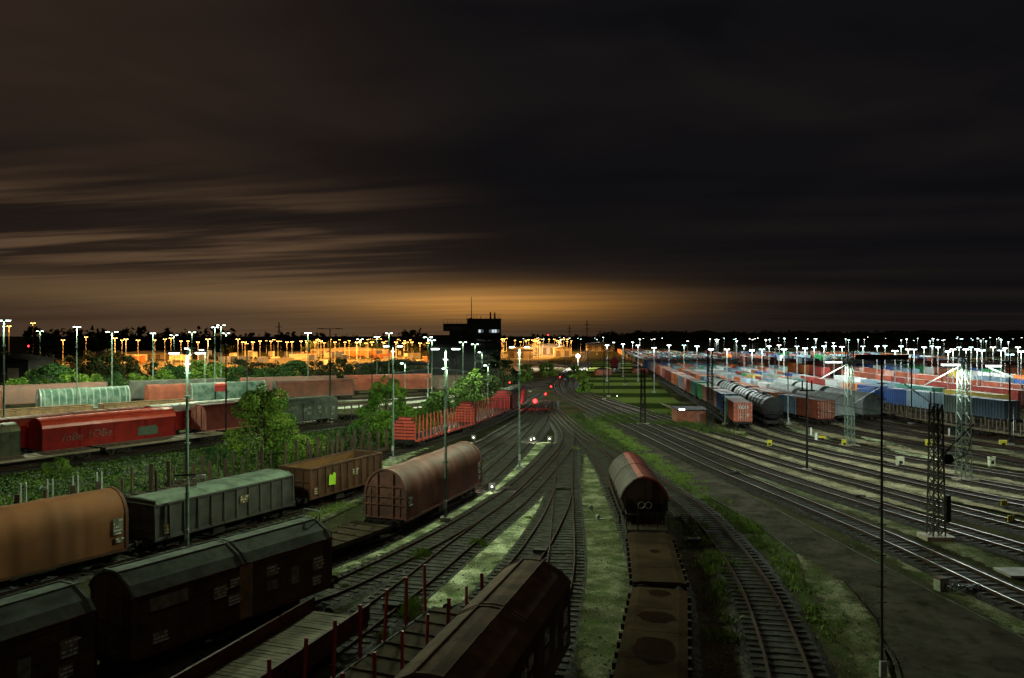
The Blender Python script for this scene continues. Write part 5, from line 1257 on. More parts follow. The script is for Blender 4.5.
hut = thing('hut', (PX(693, 112), 114.5, 0), -.08, 'red brown flat roofed hut at the corner of the grass field', 'hut')
mb = MB(); mb.box((0, 0, 1.0), (4.3, 6.0, 2.0)); 
for k in range(8): mb.box((-1.9+k*.54, -3.02, 1.0), (.06, .05, 1.9))
mb.build('wall', pmat('hut_red', (.22, .075, .045), (.16, .055, .035), 1.5), hut)
MB().box((0, 0, 2.06), (4.6, 6.3, .14)).build('roof', M_under, hut); MB().box((1.0, -3.05, .9), (.8, .06, 1.6)).build('door', M_endred, hut)
for xx in (-1.7, -1.25): MB().box((xx, -3.1, 2.2), (.34, .2, .22)).build('wall_lamp', M_sig_e, hut)
# far tank wagon + small huts at the top of the field
track('U', [(34, 262), (37, 280), (40.5, 300), (47, 345)], 'short track beyond the far end of the grass field', near_parts=False)
tank_wagon('U', 283, 13, 'lone red tank wagon with pale top at the far end of the field', pmat('tank_red_pale', (.45, .40, .38), (.4, .35, .33)), pmat('tank_red', (.30, .035, .04)), r=1.55)
for px, d, w_, lab in [(640, 262, 5, 'small red brown shed at the far end of the field'), (603, 250, 5, 'low brown shed left of the lone tank wagon')]:
    s_ = thing('shed', (PX(px, d), d, 0), .1, lab, 'shed'); MB().box((0, 0, .9), (w_, 3, 1.8)).build('wall', pmat('hut_red', (.22, .075, .045)), s_); MB().prism([(-w_/2-.2, 1.8), (w_/2+.2, 1.8), (0, 2.5)], -1.7, 1.7).build('roof', M_under, s_)
M_yel = pmat('yellow_marker', (.55, .48, .04), (.45, .38, .04), 4, .6, dirt=.25)
M_pal = pmat('pale_marker', (.55, .58, .38), (.45, .46, .32), 4, .6, dirt=.25)
def marker(px, py, w_, h_, m_, label, name='marker_box'):
    p = P(px, py); r = thing(name, (p.x, p.y, 0), random.uniform(-.3, .3), label, 'marker box')
    mb = MB(); mb.box((0, 0, h_/2), (w_, .3, h_)); mb.box((0, 0, h_+.03), (w_*1.1, .36, .06)); mb.build('box', m_, r)
    MB().box((0, -.16, h_*.5), (w_*.5, .03, h_*.3)).build('plate', M_dark, r); return r
marker(769.5, 447, .5, .75, M_yel, 'yellow marker box beside the near container train tracks'); marker(822, 440, .9, .45, M_yel, 'wide yellow marker box right of the crossarm pole'); marker(844, 447, .5, .8, M_yel, 'yellow marker box at the foot of the middle lattice mast')
marker(928.5, 447, .7, .8, M_yel, 'yellow marker box left of the tall lattice mast'); marker(1003, 447, .75, .75, M_yel, 'yellow marker box by the dark right edge pole')
marker(900, 467, .7, .95, M_pal, 'pale marker box between the lattice masts'); marker(991.5, 467, .6, .95, M_pal, 'pale marker box right of the tall lattice mast'); marker(740, 436, 1.2, .5, pmat('beige_box', (.35, .30, .2)), 'low beige box by the end of the container train')
for px, py, lab in [(811, 436, 'thin white stake beside the wide yellow box'), (816, 442, 'short thick white stake beside the wide yellow box'), (788.5, 425, 'white post at the foot of the thin pale pole'), (949, 437, 'thin white stake near the dark flat wagon'), (999.5, 420, 'white plate on a post before the grey green container')]:
    p = P(px, py); MBp = MB(); MBp.box((0, 0, .55), (.16 if 'thin' in lab else .3, .14, 1.1)); o = MBp.build('white_stake', pmat('white_post', (.6, .62, .56)), None, (p.x, p.y, 0)); tag(o, lab, 'stake')
for px, py, lab in [(1004, 508, 'upper yellow and black striped hazard board at the right edge'), (1011, 524, 'lower yellow and black striped hazard board at the right edge')]:
    p = P(px, py); r = thing('hazard_board', (p.x, p.y, 0), .3, lab, 'hazard board'); r.scale = (.8, .8, .8); MB().box((0, 0, .5), (.75, .05, .5)).build('board', M_yel, r); MB().box((0, .04, .2), (.08, .06, .4)).build('post', M_dark, r)
    st = MB()
    for k in range(3): st.add([(-.34+k*.24, -.03, .27), (-.24+k*.24, -.03, .27), (-.10+k*.24, -.03, .73), (-.20+k*.24, -.03, .73)], [(0, 1, 2, 3), (3, 2, 1, 0)])
    st.build('stripe', M_dark, r)
# junction box and the heap of hose by the road, concrete slab crossing
p = P(941, 590); jb = thing('junction_box', (p.x, p.y, 0), .35, 'pale green grey junction box beside the service road', 'junction box')
jb.scale = (.66, .66, .66); MB().box((0, 0, .45), (.85, .6, .9)).build('box', pmat('jb', (.22, .22, .16), (.17, .17, .12), 3), jb); MB().prism([(-.48, .9), (.48, .9), (.40, 1.0), (-.40, 1.0)], -.34, .34).build('lid', M_rustwall, jb)
rnd = random.Random(5); mb = MB(); p = P(962, 592)
for k in range(3):
    pts = [Vector((p.x-.9+1.9*t/14+rnd.uniform(-.03, .03), p.y+.28*math.sin(t*.8+k*2)*(1 if k else .6), .12+.22*abs(math.sin(t*.7+k)))) for t in range(15)]; mb.path(pts, .035, 6)
pts = [Vector((p.x+.9+.42*math.cos(t*PI/8), p.y+.22*math.sin(t*PI/8), .16)) for t in range(17)]; mb.path(pts, .03, 6)
tag(mb.build('hose_heap', pmat('hose', (.05, .05, .055), (.09, .09, .1), 5, .5)), 'dark coiled hoses lying beside the junction box', 'hose')
p = P(1050, 577); tag(MB().box((0, 0, .24), (5.2, 1.5, .12)).build('slab', pmat('slab_conc', (.20, .19, .14), (.15, .14, .11), 1), None, (p.x, p.y, 0), .0), 'concrete crossing slab over the main line at the right edge', kind='structure')
p = P(588, 516); sw = thing('switch_lever', (9.0-3.2, 53.5, 0), .2, 'ground switch lever on the pale walkway left of the hopper wagon', 'switch lever')
mb = MB(); mb.box((0, 0, .12), (1.6, .12, .1)); mb.bar((0, 0, .15), (-.25, 0, .95), .05); mb.tube((-.30, -.04, 1.0), (-.30, .04, 1.0), .17, 10); mb.tube((.2, -.12, .35), (.2, .12, .35), .14, 10); mb.build('lever', M_galv, sw)
MB().box((0, 0, .05), (2.4, .2, .06)).build('base_bar', M_galv, sw)

for i, (px, py, lab) in enumerate([(540, 556, 'flat point machine box left of the middle siding switch'), (505, 492, 'flat point machine box by the slim lamp mast'), (560, 492, 'flat point machine box between the converging rails'), (392, 612, 'flat point machine box among the near left sidings'),
        (694, 545, 'flat grey box beside the curved siding'), (735, 476, 'flat grey box beside the main line'), (860, 500, 'flat grey box between main line tracks left of the dark lattice mast')]):
    p = P(px, py); r = thing('point_machine', (p.x, p.y, 0), .25*((i % 3)-1), lab, 'point machine')
    mb = MB(); mb.box((0, 0, .26), (.75, .42, .22)); mb.box((0, 0, .39), (.80, .46, .05)); mb.build('casing', M_under if i % 2 else M_wheel, r); MB().bar((.3, 0, .22), (1.5, .05, .2), .045).build('rod', M_rust, r)
rnd = random.Random(99); mb = MB()
for k in range(2600):     # loose stones spilled off the ballast
    px = rnd.uniform(300, 900); py = 440+235*rnd.random()**.8; p = P(px, py); s_ = rnd.uniform(.025, .075)
    if p.y > 60: continue
    vs_ = [(p.x+s_*rnd.uniform(.6, 1.2)*math.cos(a), p.y+s_*rnd.uniform(.6, 1.2)*math.sin(a), .125) for a in (0, 1.6, 3.1, 4.7)]+[(p.x+rnd.uniform(-.3, .3)*s_, p.y+rnd.uniform(-.3, .3)*s_, .125+s_*1.1)]
    mb.add(vs_, [(0, 1, 4), (1, 2, 4), (2, 3, 4), (3, 0, 4)])
tag(mb.build('loose_stones', pmat('stone', (.16, .15, .12), (.07, .065, .055), 20, .9)), 'loose stones scattered between the near tracks', kind='stuff')
wire((28.6, 36, 6.0), (26.9, 49, 6.3), .2, 'overhead wire running out of view from the dark lattice mast'); wire((31, 40, 5.2), (29.2, 49, 5.4), .1, 'contact wire over the second main line track')
wire((29.2, 49.2, 5.4), (21.5, 111, 5.6), .3, 'contact wire over the main line past the crossarm pole'); wire((38.9, 89.2, 6.8), (43, 118, 7.2), .3, 'overhead wire from the tall lattice mast to the orange containers')
wire((-12.3, 79.4, 8.5), (-30, 112, 8.2), .6, 'thin wire from the lamp mast by the red stake wagon to the left')
# ------------------------------------------------------------------ control tower and station buildings
M_bld = pmat('dark_cladding', (.014, .015, .017), (.010, .011, .013), .3, .8, dirt=.3)
M_win = pmat('dark_window', (.02, .025, .03), None, 1, .2, dirt=0, spec=.6)
M_lit = emat('lit_window', (.80, .95, 1.0), .8)
M_litd = emat('dim_window', (.7, .85, .9), .10)
D = 205.0
def bx(x0, x1, y0p, y1p, dep, d0=D):      # box from picture extents at distance d0
    return (PX(x0, d0), PX(x1, d0), H-(y1p-HY)*d0/F, H-(y0p-HY)*d0/F, d0, dep)
tw = thing('control_tower', (PX(472, D), D+8, 0), 0, 'dark control tower block with lit window band and roof masts', 'building'); ox, oy = tw.location.x, tw.location.y
def block(x0, x1, yt, yb, dep, name='wall', off=0, m_=None):
    a, b_, z0, z1, d0, dep = bx(x0, x1, yt, yb, dep); z0 = max(0, z0)
    return MB().box(((a+b_)/2-ox, d0+off+dep/2-oy, (z0+z1)/2), (b_-a, dep, z1-z0)).build(name, m_ or M_bld, tw)
block(475, 500, 336, 400, 9, off=.8); block(467, 500.5, 319.5, 334.2, 11, off=0); block(443, 470, 324.5, 331, 8, off=.5); block(449, 476, 331, 400, 7.5, off=1.2); block(429, 452, 335, 400, 9, off=1.0); block(466, 501, 334.2, 336.5, 12, 'ledge', -.3)
block(443, 470.5, 323.6, 324.4, 8.6, 'parapet', .2); block(466.5, 501, 318.6, 319.4, 11.6, 'parapet', -.2)
for k in range(12):      # window band
    x0 = 468+k*2.65; lit = k in (4, 5, 8, 9, 10, 11, 12)
    a, b_, z0, z1, d0, dep = bx(x0, x0+2.2, 329.6, 332.6 if lit else 332.4, .12); MB().box(((a+b_)/2-ox, D-.05-oy, (z0+z1)/2), (b_-a, .14, z1-z0)).build('window', (M_lit if k in (3, 4, 9, 10) else M_litd) if lit else M_win, tw)
for rrow in range(5):
    for k in range(8):
        x0 = 476+k*3.0; y0p = 339+rrow*5.2; a, b_, z0, z1, d0, dep = bx(x0, x0+2.1, y0p, y0p+2.6, .1)
        MB().box(((a+b_)/2-ox, D+.76-oy, (z0+z1)/2), (b_-a, .12, z1-z0)).build('window', M_win, tw)
for k in range(7):
    x0 = 445+k*3.2; a, b_, z0, z1, d0, dep = bx(x0, x0+2.4, 326.5, 329.5, .1); MB().box(((a+b_)/2-ox, D+.46-oy, (z0+z1)/2), (b_-a, .12, z1-z0)).build('window', M_win, tw)
def mastt(px, ytop, yb, r, nm='antenna', off=4): MB().tube((PX(px, D)-ox, D+off-oy, H-(yb-HY)*D/F), (PX(px, D)-ox, D+off-oy, H-(ytop-HY)*D/F), r, 6, r2=r*.6).build(nm, M_dark, tw)
rl3 = MB()
for z_, x0_, x1_ in ((318.6, 466.5, 501), (323.6, 443, 466)):
    a_, b_, z0_, z1_, _d, _e = bx(x0_, x1_, z_-1, z_, .1); n_ = int((b_-a_)/1.2)
    rl3.bar((a_-ox, D+.2-oy, z1_+.85), (b_-ox, D+.2-oy, z1_+.85), .05)
    for k in range(n_+1): rl3.bar((a_-ox+(b_-a_)*k/n_, D+.2-oy, z0_), (a_-ox+(b_-a_)*k/n_, D+.2-oy, z1_+.85), .05)
rl3.build('roof_railing', M_dark, tw)
mastt(470.6, 296, 320, .12); mastt(490, 311.5, 320, .28, 'flue'); mastt(494.4, 312, 320, .28, 'flue'); mastt(473, 315.5, 320, .06); mastt(480, 315.8, 320, .08); mastt(498.5, 315, 320, .07); mastt(435, 333, 336, .06)
block(468.5, 471.5, 317.6, 319.6, 1.2, 'roof_hatch', 3)
# low long sheds near the building
M_wareg = pmat('ware_gate', (.16, .13, .10), (.10, .08, .06), .3)
def shed(px, d, w_, dep, h_, lab, mw, mr, rz=0):
    s_ = thing('warehouse', (PX(px, d), d, 0), rz, lab, 'building'); MB().box((0, 0, h_/2), (w_, dep, h_)).build('wall', mw, s_)
    MB().prism([(-w_/2-.4, h_), (w_/2+.4, h_), (w_/2+.4, h_+.15), (0, h_+1.4), (-w_/2-.4, h_+.15)], -dep/2-.4, dep/2+.4).build('roof', mr, s_)
    for k in range(int(w_/5)): MB().box((-w_/2+2.5+k*5, -dep/2-.03, h_*.4), (2.6, .08, h_*.7)).build('gate', M_wareg, s_)
    return s_
shed(436, 188, 20, 8, 3.6, 'low brown shed in front of the left wing of the dark building', pmat('shed_brown', (.12, .08, .06), (.08, .06, .05)), M_bld)
shed(398, 235, 24, 10, 4, 'low shed left of the dark building under the street lamps', pmat('shed_brown', (.12, .08, .06)), M_bld)
shed(8, 185, 16, 10, 7.0, 'dark shed behind the bushes at the left edge', M_bld, M_bld)
for i, (px, d, w_, h_, lab) in enumerate([(150, 420, 30, 3.2, 'long pale warehouse in the orange lit lot behind the bushes'), (350, 520, 50, 3.4, 'wide pale warehouse far behind the orange street lamps')]):
    shed(px, d, w_, 14, h_, lab, pmat('pale_ware', (.34, .31, .26), (.26, .24, .2)), pmat('ware_roof', (.25, .23, .2)))
for i, (px, d, w_, h_, lab) in enumerate([(520, 430, 14, 5, 'small hall in the orange lit area right of the tower'), (545, 520, 26, 6, 'orange lit hall beyond the merging tracks'), (600, 620, 22, 6, 'pale hall right of the brilliant floodlight'), (562, 460, 10, 5, 'small pale block left of the brilliant floodlight')]):
    shed(px, d, w_, 12, h_, lab, pmat('pale_ware', (.34, .31, .26)), pmat('ware_roof', (.25, .23, .2)))
random.seed(77)
M_tr = [pmat('trailer_%s' % n_, c_, None, .5, .7) for n_, c_ in (('white', (.5, .48, .44)), ('grey', (.22, .21, .2)), ('rust', (.26, .11, .05)), ('blue', (.08, .10, .18)))]
trb = []
for k_ in range(4):
    a_ = MB(); a_.box((0, 0, 2.3), (2.5, 10, 2.6)); a_.box((0, 4.5, .9), (2.3, 2.4, .5)); 
    for q_ in (-3.6, -2.4, 3.8):
        for s_ in (-1, 1): a_.tube((s_*.95, q_, .5), (s_*1.2, q_, .5), .5, 8)
    trb.append(a_.mesh('parked_trailer', M_tr[k_]))
for i in range(46):
    d = random.uniform(285, 470); px = 97+i*7.5+random.uniform(-2, 2); k_ = random.randint(0, 3)
    tag(obj('parked_trailer', trb[k_], None, (PX(px, d), d, 0), random.choice((.1, .2, 1.5, 1.6, -.6))), ['white', 'grey', 'rusty', 'dark blue'][k_]+' box trailer, %s from the left on the orange lit lot' % (ORD[i] if i < 20 else {2: 'twenty', 3: 'thirty', 4: 'forty'}[(i+1)//10]+'-'+ORD[(i+1)%10-1] if (i+1) % 10 else {30: 'thirtieth', 40: 'fortieth'}[i+1]), 'trailer', 'box trailers on the orange lit lot')
strip('loading_lot', [(-330, 330), (-60, 330), (20, 345)], [190, 190, 60], M_lotw, 'wide paved lot lit orange behind the bushes', z=.03)
strip('loading_lot', [(-6, 300), (4, 420), (20, 520)], [24, 40, 60], M_lotw, 'orange lit lot beyond the merging tracks', z=.036)
strip('forecourt', [(-14, 230), (0, 262), (10, 300)], [10, 14, 10], M_lot, 'small lit forecourt right of the dark trees', z=.042)
strip('pavement', [(-36, 108), (-29, 117), (-20, 130), (-12, 147), (-6, 168), (0, 190)], [1.7]*6, M_lot, 'pale strip between the middle left tracks', z=.17)
strip('pavement', [(-46, 128), (-36, 132), (-26, 141), (-16, 153), (-8, 170), (0, 192)], [3.2, 3.6, 4.2, 4.2, 3.4, 2.4], M_lot, 'broad pale strip behind the small grey wagon', z=.05)
strip('pavement', [(-40, 148), (-26, 155), (-14, 164), (-4, 176), (6, 192)], [2.6, 3, 3.2, 3, 2], M_lot, 'pale strip in front of the farthest left wagons', z=.054)
# pylons on the horizon
def pylon(px, top, d, lab):
    h = H-(top-HY)*d/F; r = lattice(PX(px, d), d, h, h*.12, h*.02, M_dark, lab, panel=h/9, foot=False); r.name = 'pylon'; r['category'] = 'pylon'
    for o in r.children: pass
    mb = MB(); mb.bar((-h*.14, 0, h*.82), (h*.14, 0, h*.82), .5); mb.bar((-h*.1, 0, h*.64), (h*.1, 0, h*.64), .5); mb.bar((0, 0, 0), (0, 0, h), .55); mb.build('crossarm', M_dark, r)
pylon(279, 322, 700, 'power pylon on the horizon left of centre'); pylon(587, 320, 1100, 'tall thin pylon on the horizon right of the tower'); pylon(569.5, 325, 1100, 'thin pylon on the horizon just right of the tower')

# ------------------------------------------------------------------ vegetation
def leafy(n, blobs, size, seed, flat=.6):
    """leaf-sized faces filling several clumps; blobs: (centre, radii, weight)"""
    rnd = random.Random(seed); mb = MB(); tot = sum(b_[2] for b_ in blobs); vs = mb.v; fs = mb.f
    for (c_, r_, w_) in blobs:
        for _ in range(int(n*w_/tot)):
            while True:
                p = Vector((rnd.uniform(-1, 1), rnd.uniform(-1, 1), rnd.uniform(-1, 1)))
                if .25 < p.length < 1: break
            p = p.normalized()*(p.length**.45)
            q = Vector((c_[0]+p.x*r_[0], c_[1]+p.y*r_[1], c_[2]+p.z*r_[2]))
            if q.z < .05: continue
            s = size*rnd.uniform(.55, 1.3); u_ = Vector((rnd.gauss(0, 1), rnd.gauss(0, 1), rnd.gauss(0, .6))).normalized(); w2 = u_.cross(Vector((rnd.gauss(0, 1), rnd.gauss(0, 1), rnd.gauss(0, 1)))).normalized()*.55
            o = len(vs); vs += [tuple(q-u_*s), tuple(q+w2*s), tuple(q+u_*s), tuple(q-w2*s)]; fs.append((o, o+1, o+2, o+3))
    mb.mi = [0]*len(fs); return mb
def blobs_for(h, r, seed, n=14, low=.12):
    rnd = random.Random(seed); out = [((0, 0, h*.46), (r*.55, r*.55, h*.36), 1.8), ((0, 0, h*.84), (r*.20, r*.20, h*.15), .35)]
    for k in range(n):
        a = rnd.uniform(0, 2*PI); zz = low+(.88-low)*rnd.random()**1.15; rr = r*(.86-.80*max(0, zz-.25))*rnd.uniform(.65, 1.1); s = r*rnd.uniform(.16, .34)*(1.15-.4*zz)
        out.append(((rr*math.cos(a), rr*math.sin(a), h*zz), (s, s, s*.8), rnd.uniform(.6, 1.2)))
    return out
def tree(px, d, h, r, n, leafm, seed, label, size=.16, low=.12, cat='tree', name='leafy_tree', group=None, z0=0):
    root = thing(name, (PX(px, d), d, z0), 0, label, cat, group); rnd = random.Random(seed); bl = blobs_for(h, r, seed, 30 if n > 5000 else 20, low)
    tr = MB(); tr.tube((0, 0, 0), (0, 0, h*.35), .16+r*.02, 8, r2=.12); tr.tube((0, 0, h*.35), (rnd.uniform(-.2, .2), 0, h*.8), .12, 6, r2=.03)
    tr.build('trunk', M_bark, root); lm = MB()
    for (c_, rr, w_) in bl[1:12]: lm.tube((0, 0, min(c_[2]*.6, h*.45)), c_, .07, 5, r2=.02)
    lm.build('limbs', M_bark, root)
    leafy(n, bl, size, seed).build('crown', leafm, root); return root
tree(262, 76.5, 8.3, 4.0, 26000, M_leaf, 4, 'round dense green tree in front of the small grey wagon', .13, low=.05)
tree(386, 94, 8.3, 3.6, 11000, M_leaf2, 9, 'broad loose tree with bright leaves beside the red stake wagon', .17, low=.2)
tree(368, 91, 4.5, 2.6, 4500, M_leaf2, 12, 'bright bushy sapling left of the broad loose tree', .15, low=.05)
tree(405, 98, 4.2, 2.2, 4000, M_leaf2, 13, 'low bright bush right of the broad loose tree', .15, low=.05, name='bush', cat='bush')
for i, (px, d, h, r, m_, lab) in enumerate([(487, 146, 8.8, 3.6, M_leafd, 'dark dense tree in front of the tower foot'), (470, 138, 6.4, 3.4, M_mid, 'bright bush tree left of the dark dense tree'), (455, 132, 5.2, 3.2, M_mid, 'bright low bush behind the red stake train'), (440, 122, 4.2, 3, M_mid, 'low green bush behind the crimson stake wagon'), (498, 170, 10, 3.2, M_leafd, 'dark tree right of the tower foot'),
        (508, 190, 7.5, 3.0, M_leafd, 'dark tree beside the orange lit patch'), (480, 160, 6, 4, M_leaf, 'green bush behind the dark dense tree'), (430, 112, 3.4, 2.4, M_leaf2, 'small bright bush beside the crimson stake wagon'), (418, 104, 3.2, 2.4, M_leaf2, 'small bright bush behind the bright red stake wagon'), (547, 240, 5, 3.5, M_leaf, 'green bush left of the merging tracks'),
        (575, 230, 4.0, 2.4, M_leaf2, 'bright bush below the brilliant floodlight'), (583, 215, 3.4, 2.2, M_leaf, 'low bush at the top corner of the field'), (586, 172, 3.2, 2.2, M_leaf, 'low dark bush between tracks and field'), (525, 215, 5, 3, M_leaf2, 'bright bush by the lit forecourt')]):
    tree(px, d, h, r, 3600, m_, 30+i, lab, .22 if d > 120 else .17, low=.05, name='bush' if h < 6.1 else 'leafy_tree', cat='bush' if h < 6.1 else 'tree')
# row of bushes beyond the far left wagons
M_hedge = pmat('foliage_hedge', (.020, .050, .014), (.050, .090, .024), .6, .8, dirt=.4, dirtcol=(.012, .022, .008))
bush_me = [leafy(3000, blobs_for(5, 4.2, 50+k, 12, .05), .26, 60+k).mesh('crown', M_hedge if k % 2 else M_leaf) for k in range(4)]
bush_md = [leafy(2200, blobs_for(6, 4.6, 80+k, 12, .05), .30, 90+k).mesh('crown', M_leafd) for k in range(2)]
stem_me = MB().tube((0, 0, 0), (0, 0, 2.5), .14, 6, r2=.05).mesh('trunk', M_bark)
random.seed(21)
row = [(12, 150, 1.0, 0), (50, 158, 1.5, 1), (72, 160, 1.3, 0), (95, 168, 1.0, 2), (118, 172, 1.0, 3), (138, 180, .9, 0), (160, 178, 1.1, 2), (172, 182, 1.2, 1), (196, 190, 1.5, 2), (212, 192, 1.3, 0), (236, 198, 1.1, 3), (262, 196, 1.0, 1), (293, 202, 1.35, 1), (286, 210, 1.1, 3), (30, 165, 1.2, 2)]
for i, (px, d, s, k) in enumerate(row):
    r = thing('bush', (PX(px, d), d, 0), random.uniform(0, 6), ['green', 'wide', 'tall', 'low', 'pale green'][i % 5]+' bush, %s from the left in the row behind the far wagons' % ORD[sorted(q[0] for q in row).index(px)], 'bush', 'bushes behind the far left wagons')
    r.scale = (s, s, s*.92); obj('crown', bush_me[k], r); obj('trunk', stem_me, r)
for i in range(34):
    px = -10+i*13.5+random.uniform(-4, 4); d = 215+random.uniform(-12, 25); s = random.uniform(.8, 1.15)*(1.35 if px < 130 else .95)
    r = thing('bush', (PX(px, d), d, 0), random.uniform(0, 6), 'dark leafy bush, %s from the left in the unlit hedge' % ordinal(i+1), 'bush', 'dark bushes in front of the orange lot'); r.scale = (s, s, s); obj('crown', bush_md[i % 2], r); obj('trunk', stem_me, r)
# distant tree line silhouettes
random.seed(5); tl = MB()
def treeline(x0, x1, d, h0, h1, n, mb):
    for i in range(n):
        px = x0+(x1-x0)*i/n+random.uniform(-2, 2); dd = d*random.uniform(.93, 1.1); h = random.uniform(h0, h1)*dd/d; r = h*.36
        b_ = leafy(230, blobs_for(h, r, random.randint(0, 9999), 7, .1), h*.085, i); o = Vector((PX(px, dd), dd, 0)); mb.add([Vector(v)+o for v in b_.v], b_.f)
treeline(30, 110, 480, 15.5, 19, 14, tl); treeline(110, 240, 520, 14, 20, 22, tl); treeline(240, 360, 620, 12, 16.5, 20, tl); treeline(405, 425, 560, 15, 18.5, 5, tl); treeline(355, 445, 640, 11, 14.5, 15, tl)
treeline(505, 640, 800, 11.5, 15, 30, tl)
tag(tl.build('treeline', M_leafd), 'dark far-off trees along the horizon', kind='stuff')
# hills to the right
hm = MB(); rnd = random.Random(2); vs = []; N = 90
for j, (dd, k) in enumerate([(1400, 0), (1700, .55), (2300, 1.0), (3200, 1.0), (4500, .5)]):
    for i in range(N+1):
        px = 520+i*(760/N)+0; t = max(0, min(1, (px-585)/60)); prof_ = (335-331.8+(1.2*math.sin(px*.021)+.7*math.sin(px*.063+1)+.35*math.sin(px*.19))+(1.2 if px > 760 else 0))
        hgt = (13+prof_*2300/F)*t*k if k else 0; vs.append((PX(px, dd), dd, max(-1, hgt*(.9+.1*math.sin(i*1.7+j)))))
hm.add(vs, [(j*(N+1)+i, j*(N+1)+i+1, (j+1)*(N+1)+i+1, (j+1)*(N+1)+i) for j in range(4) for i in range(N)])
tag(hm.build('hills', pmat('hill_woods', (.020, .028, .026), (.012, .018, .018), .01, .95), smooth=True), 'dark wooded hills along the right horizon', kind='structure')
random.seed(8); tw_ = MB()
for i in range(230):
    px = random.uniform(600, 1060); dd = random.uniform(1150, 1380); h = random.uniform(15, 21); w_ = random.uniform(8, 16); o = Vector((PX(px, dd), dd, 0))
    b_ = leafy(60, [((0, 0, h*.55), (w_*.6, w_*.5, h*.45), 1)], 2.2, i); tw_.add([Vector(v)+o for v in b_.v], b_.f)
tag(tw_.build('woods', M_leafd), 'dark strip of woods below the right hills', kind='stuff')

# grass, weeds and ground cover
def blades(pts, name, label, m_=None, h=.35, per=9, seed=1, w_=.03, spread=.3, z=0.0):
    rnd = random.Random(seed); mb = MB(); vs = mb.v; fs = mb.f
    for (x_, y_, s) in pts:
        for _ in range(per):
            a = rnd.uniform(0, 2*PI); rr = abs(rnd.gauss(0, spread))*s; bx_, by_ = x_+rr*math.cos(a), y_+rr*math.sin(a); hh = h*s*rnd.uniform(.5, 1.3)*max(.3, 1-rr*.6); a2 = rnd.uniform(0, 2*PI); ww = w_*s*rnd.uniform(.7, 1.4); lx, ly = rnd.gauss(0, .35)*hh, rnd.gauss(0, .35)*hh
            dx, dy = math.cos(a2)*ww, math.sin(a2)*ww; o = len(vs)
            vs += [(bx_-dx, by_-dy, z), (bx_+dx, by_+dy, z), (bx_+dx*.7+lx*.5, by_+dy*.7+ly*.5, z+hh*.6), (bx_+lx, by_+ly, z+hh), (bx_-dx*.7+lx*.5, by_-dy*.7+ly*.5, z+hh*.6)]; fs.append((o, o+1, o+2, o+3, o+4))
    mb.mi = [0]*len(fs); return tag(mb.build(name, m_ or M_weed), label, kind='stuff')
def along(px_pts, width, n, seed, smin=.5, smax=1.4, clump=True):
    rnd = random.Random(seed); c = Curve([tuple(P(x, y))[:2] for x, y in px_pts], 1); out = []
    cl = [rnd.uniform(0, c.L) for _ in range(max(3, n//14))]
    for _ in range(n):
        q = rnd.gauss(rnd.choice(cl), .8) if clump and rnd.random() < .7 else rnd.uniform(0, c.L); q = max(0, min(c.L, q)); p = c.at(q); t = (c.at(q+.5)-c.at(q-.5)); t = t.normalized() if t.length > 0 else Vector((0, 1)); nn = Vector((t.y, -t.x)); o = rnd.gauss(0, width*.35)
        out.append((p.x+nn.x*o, p.y+nn.y*o, rnd.uniform(smin, smax)))
    return out
V = [(838, 640), (812, 600), (795, 575), (772, 548), (740, 522), (700, 492), (660, 463), (625, 440), (595, 420)]
blades(along(V, 1.7, 900, 1, .5, 1.5), 'weeds', 'green weeds in the verge between the curved siding and the service road', per=22, h=.19, seed=2, w_=.018)
blades(along([(900, 690), (868, 640), (838, 596), (800, 560)], .9, 260, 4, .3, .8), 'weeds', 'low weeds on the edge of the service road', per=16, h=.16, seed=5, w_=.014)
blades(along([(728, 640), (722, 590), (716, 560), (700, 530), (688, 512)], 1.2, 110, 6, .5, 1.6), 'weeds', 'weeds between the flat wagons and the curved siding', per=34, h=.34, seed=7, w_=.018, spread=.35)
blades(along([(600, 690), (604, 600), (600, 540), (596, 500), (590, 455)], 2.6, 420, 8, .3, .9), 'weeds', 'low weeds on the walkway between the middle sidings', per=46, h=.17, seed=9, w_=.018, spread=.45)
blades(along([(576, 640), (578, 590), (577, 560), (585, 520)], .7, 60, 28, .5, 1.3), 'weeds', 'weeds beside the right rail of the middle siding', per=24, h=.2, seed=29, w_=.014)
blades([(P(x, y).x, P(x, y).y, s) for x, y, s in [(408, 612, 1.6), (407, 618, 1.5), (412, 606, 1.3), (418, 560, 1.3), (421, 556, 1.4), (415, 562, 1.1), (400, 568, .9), (368, 573, .9), (345, 590, .9), (360, 578, .8), (392, 598, .8), (480, 545, 1.2), (476, 546, 1.3), (484, 548, 1.0), (490, 588, .8), (384, 640, 1.2), (424, 558, 1.2), (575, 450, 1.1), (530, 520, .8), (540, 480, .7), (565, 468, .6)]],
       'weeds', 'weed tufts growing in the sleepers of the near left sidings', per=190, h=.36, seed=11, spread=.30, w_=.018)
blades(along([(430, 612), (447, 597), (482, 560), (505, 540), (530, 508), (546, 478)], 1.8, 260, 13, .3, .8), 'weeds', 'low weeds on the pale walkway left of the near turnout', per=34, h=.18, seed=14, w_=.018, spread=.4)
blades(along([(305, 590), (335, 568), (392, 546), (442, 524), (486, 494)], 1.2, 160, 15, .3, .8), 'weeds', 'low weeds on the sandy strip beside the arched wagon', per=20, h=.18, seed=16, w_=.018)
blades(along([(170, 575), (215, 552), (262, 535), (300, 522), (345, 505)], 1.6, 300, 17, .4, 1.2), 'weeds', 'weeds in front of the grey covered open wagon', per=10, h=.35, seed=18)
blades(along([(600, 420), (640, 424), (665, 415), (690, 426), (720, 434), (745, 436)], 3.4, 700, 19, .5, 1.6), 'weeds', 'weedy bank between the field and the main line', M_mid2, per=12, h=.5, seed=20)
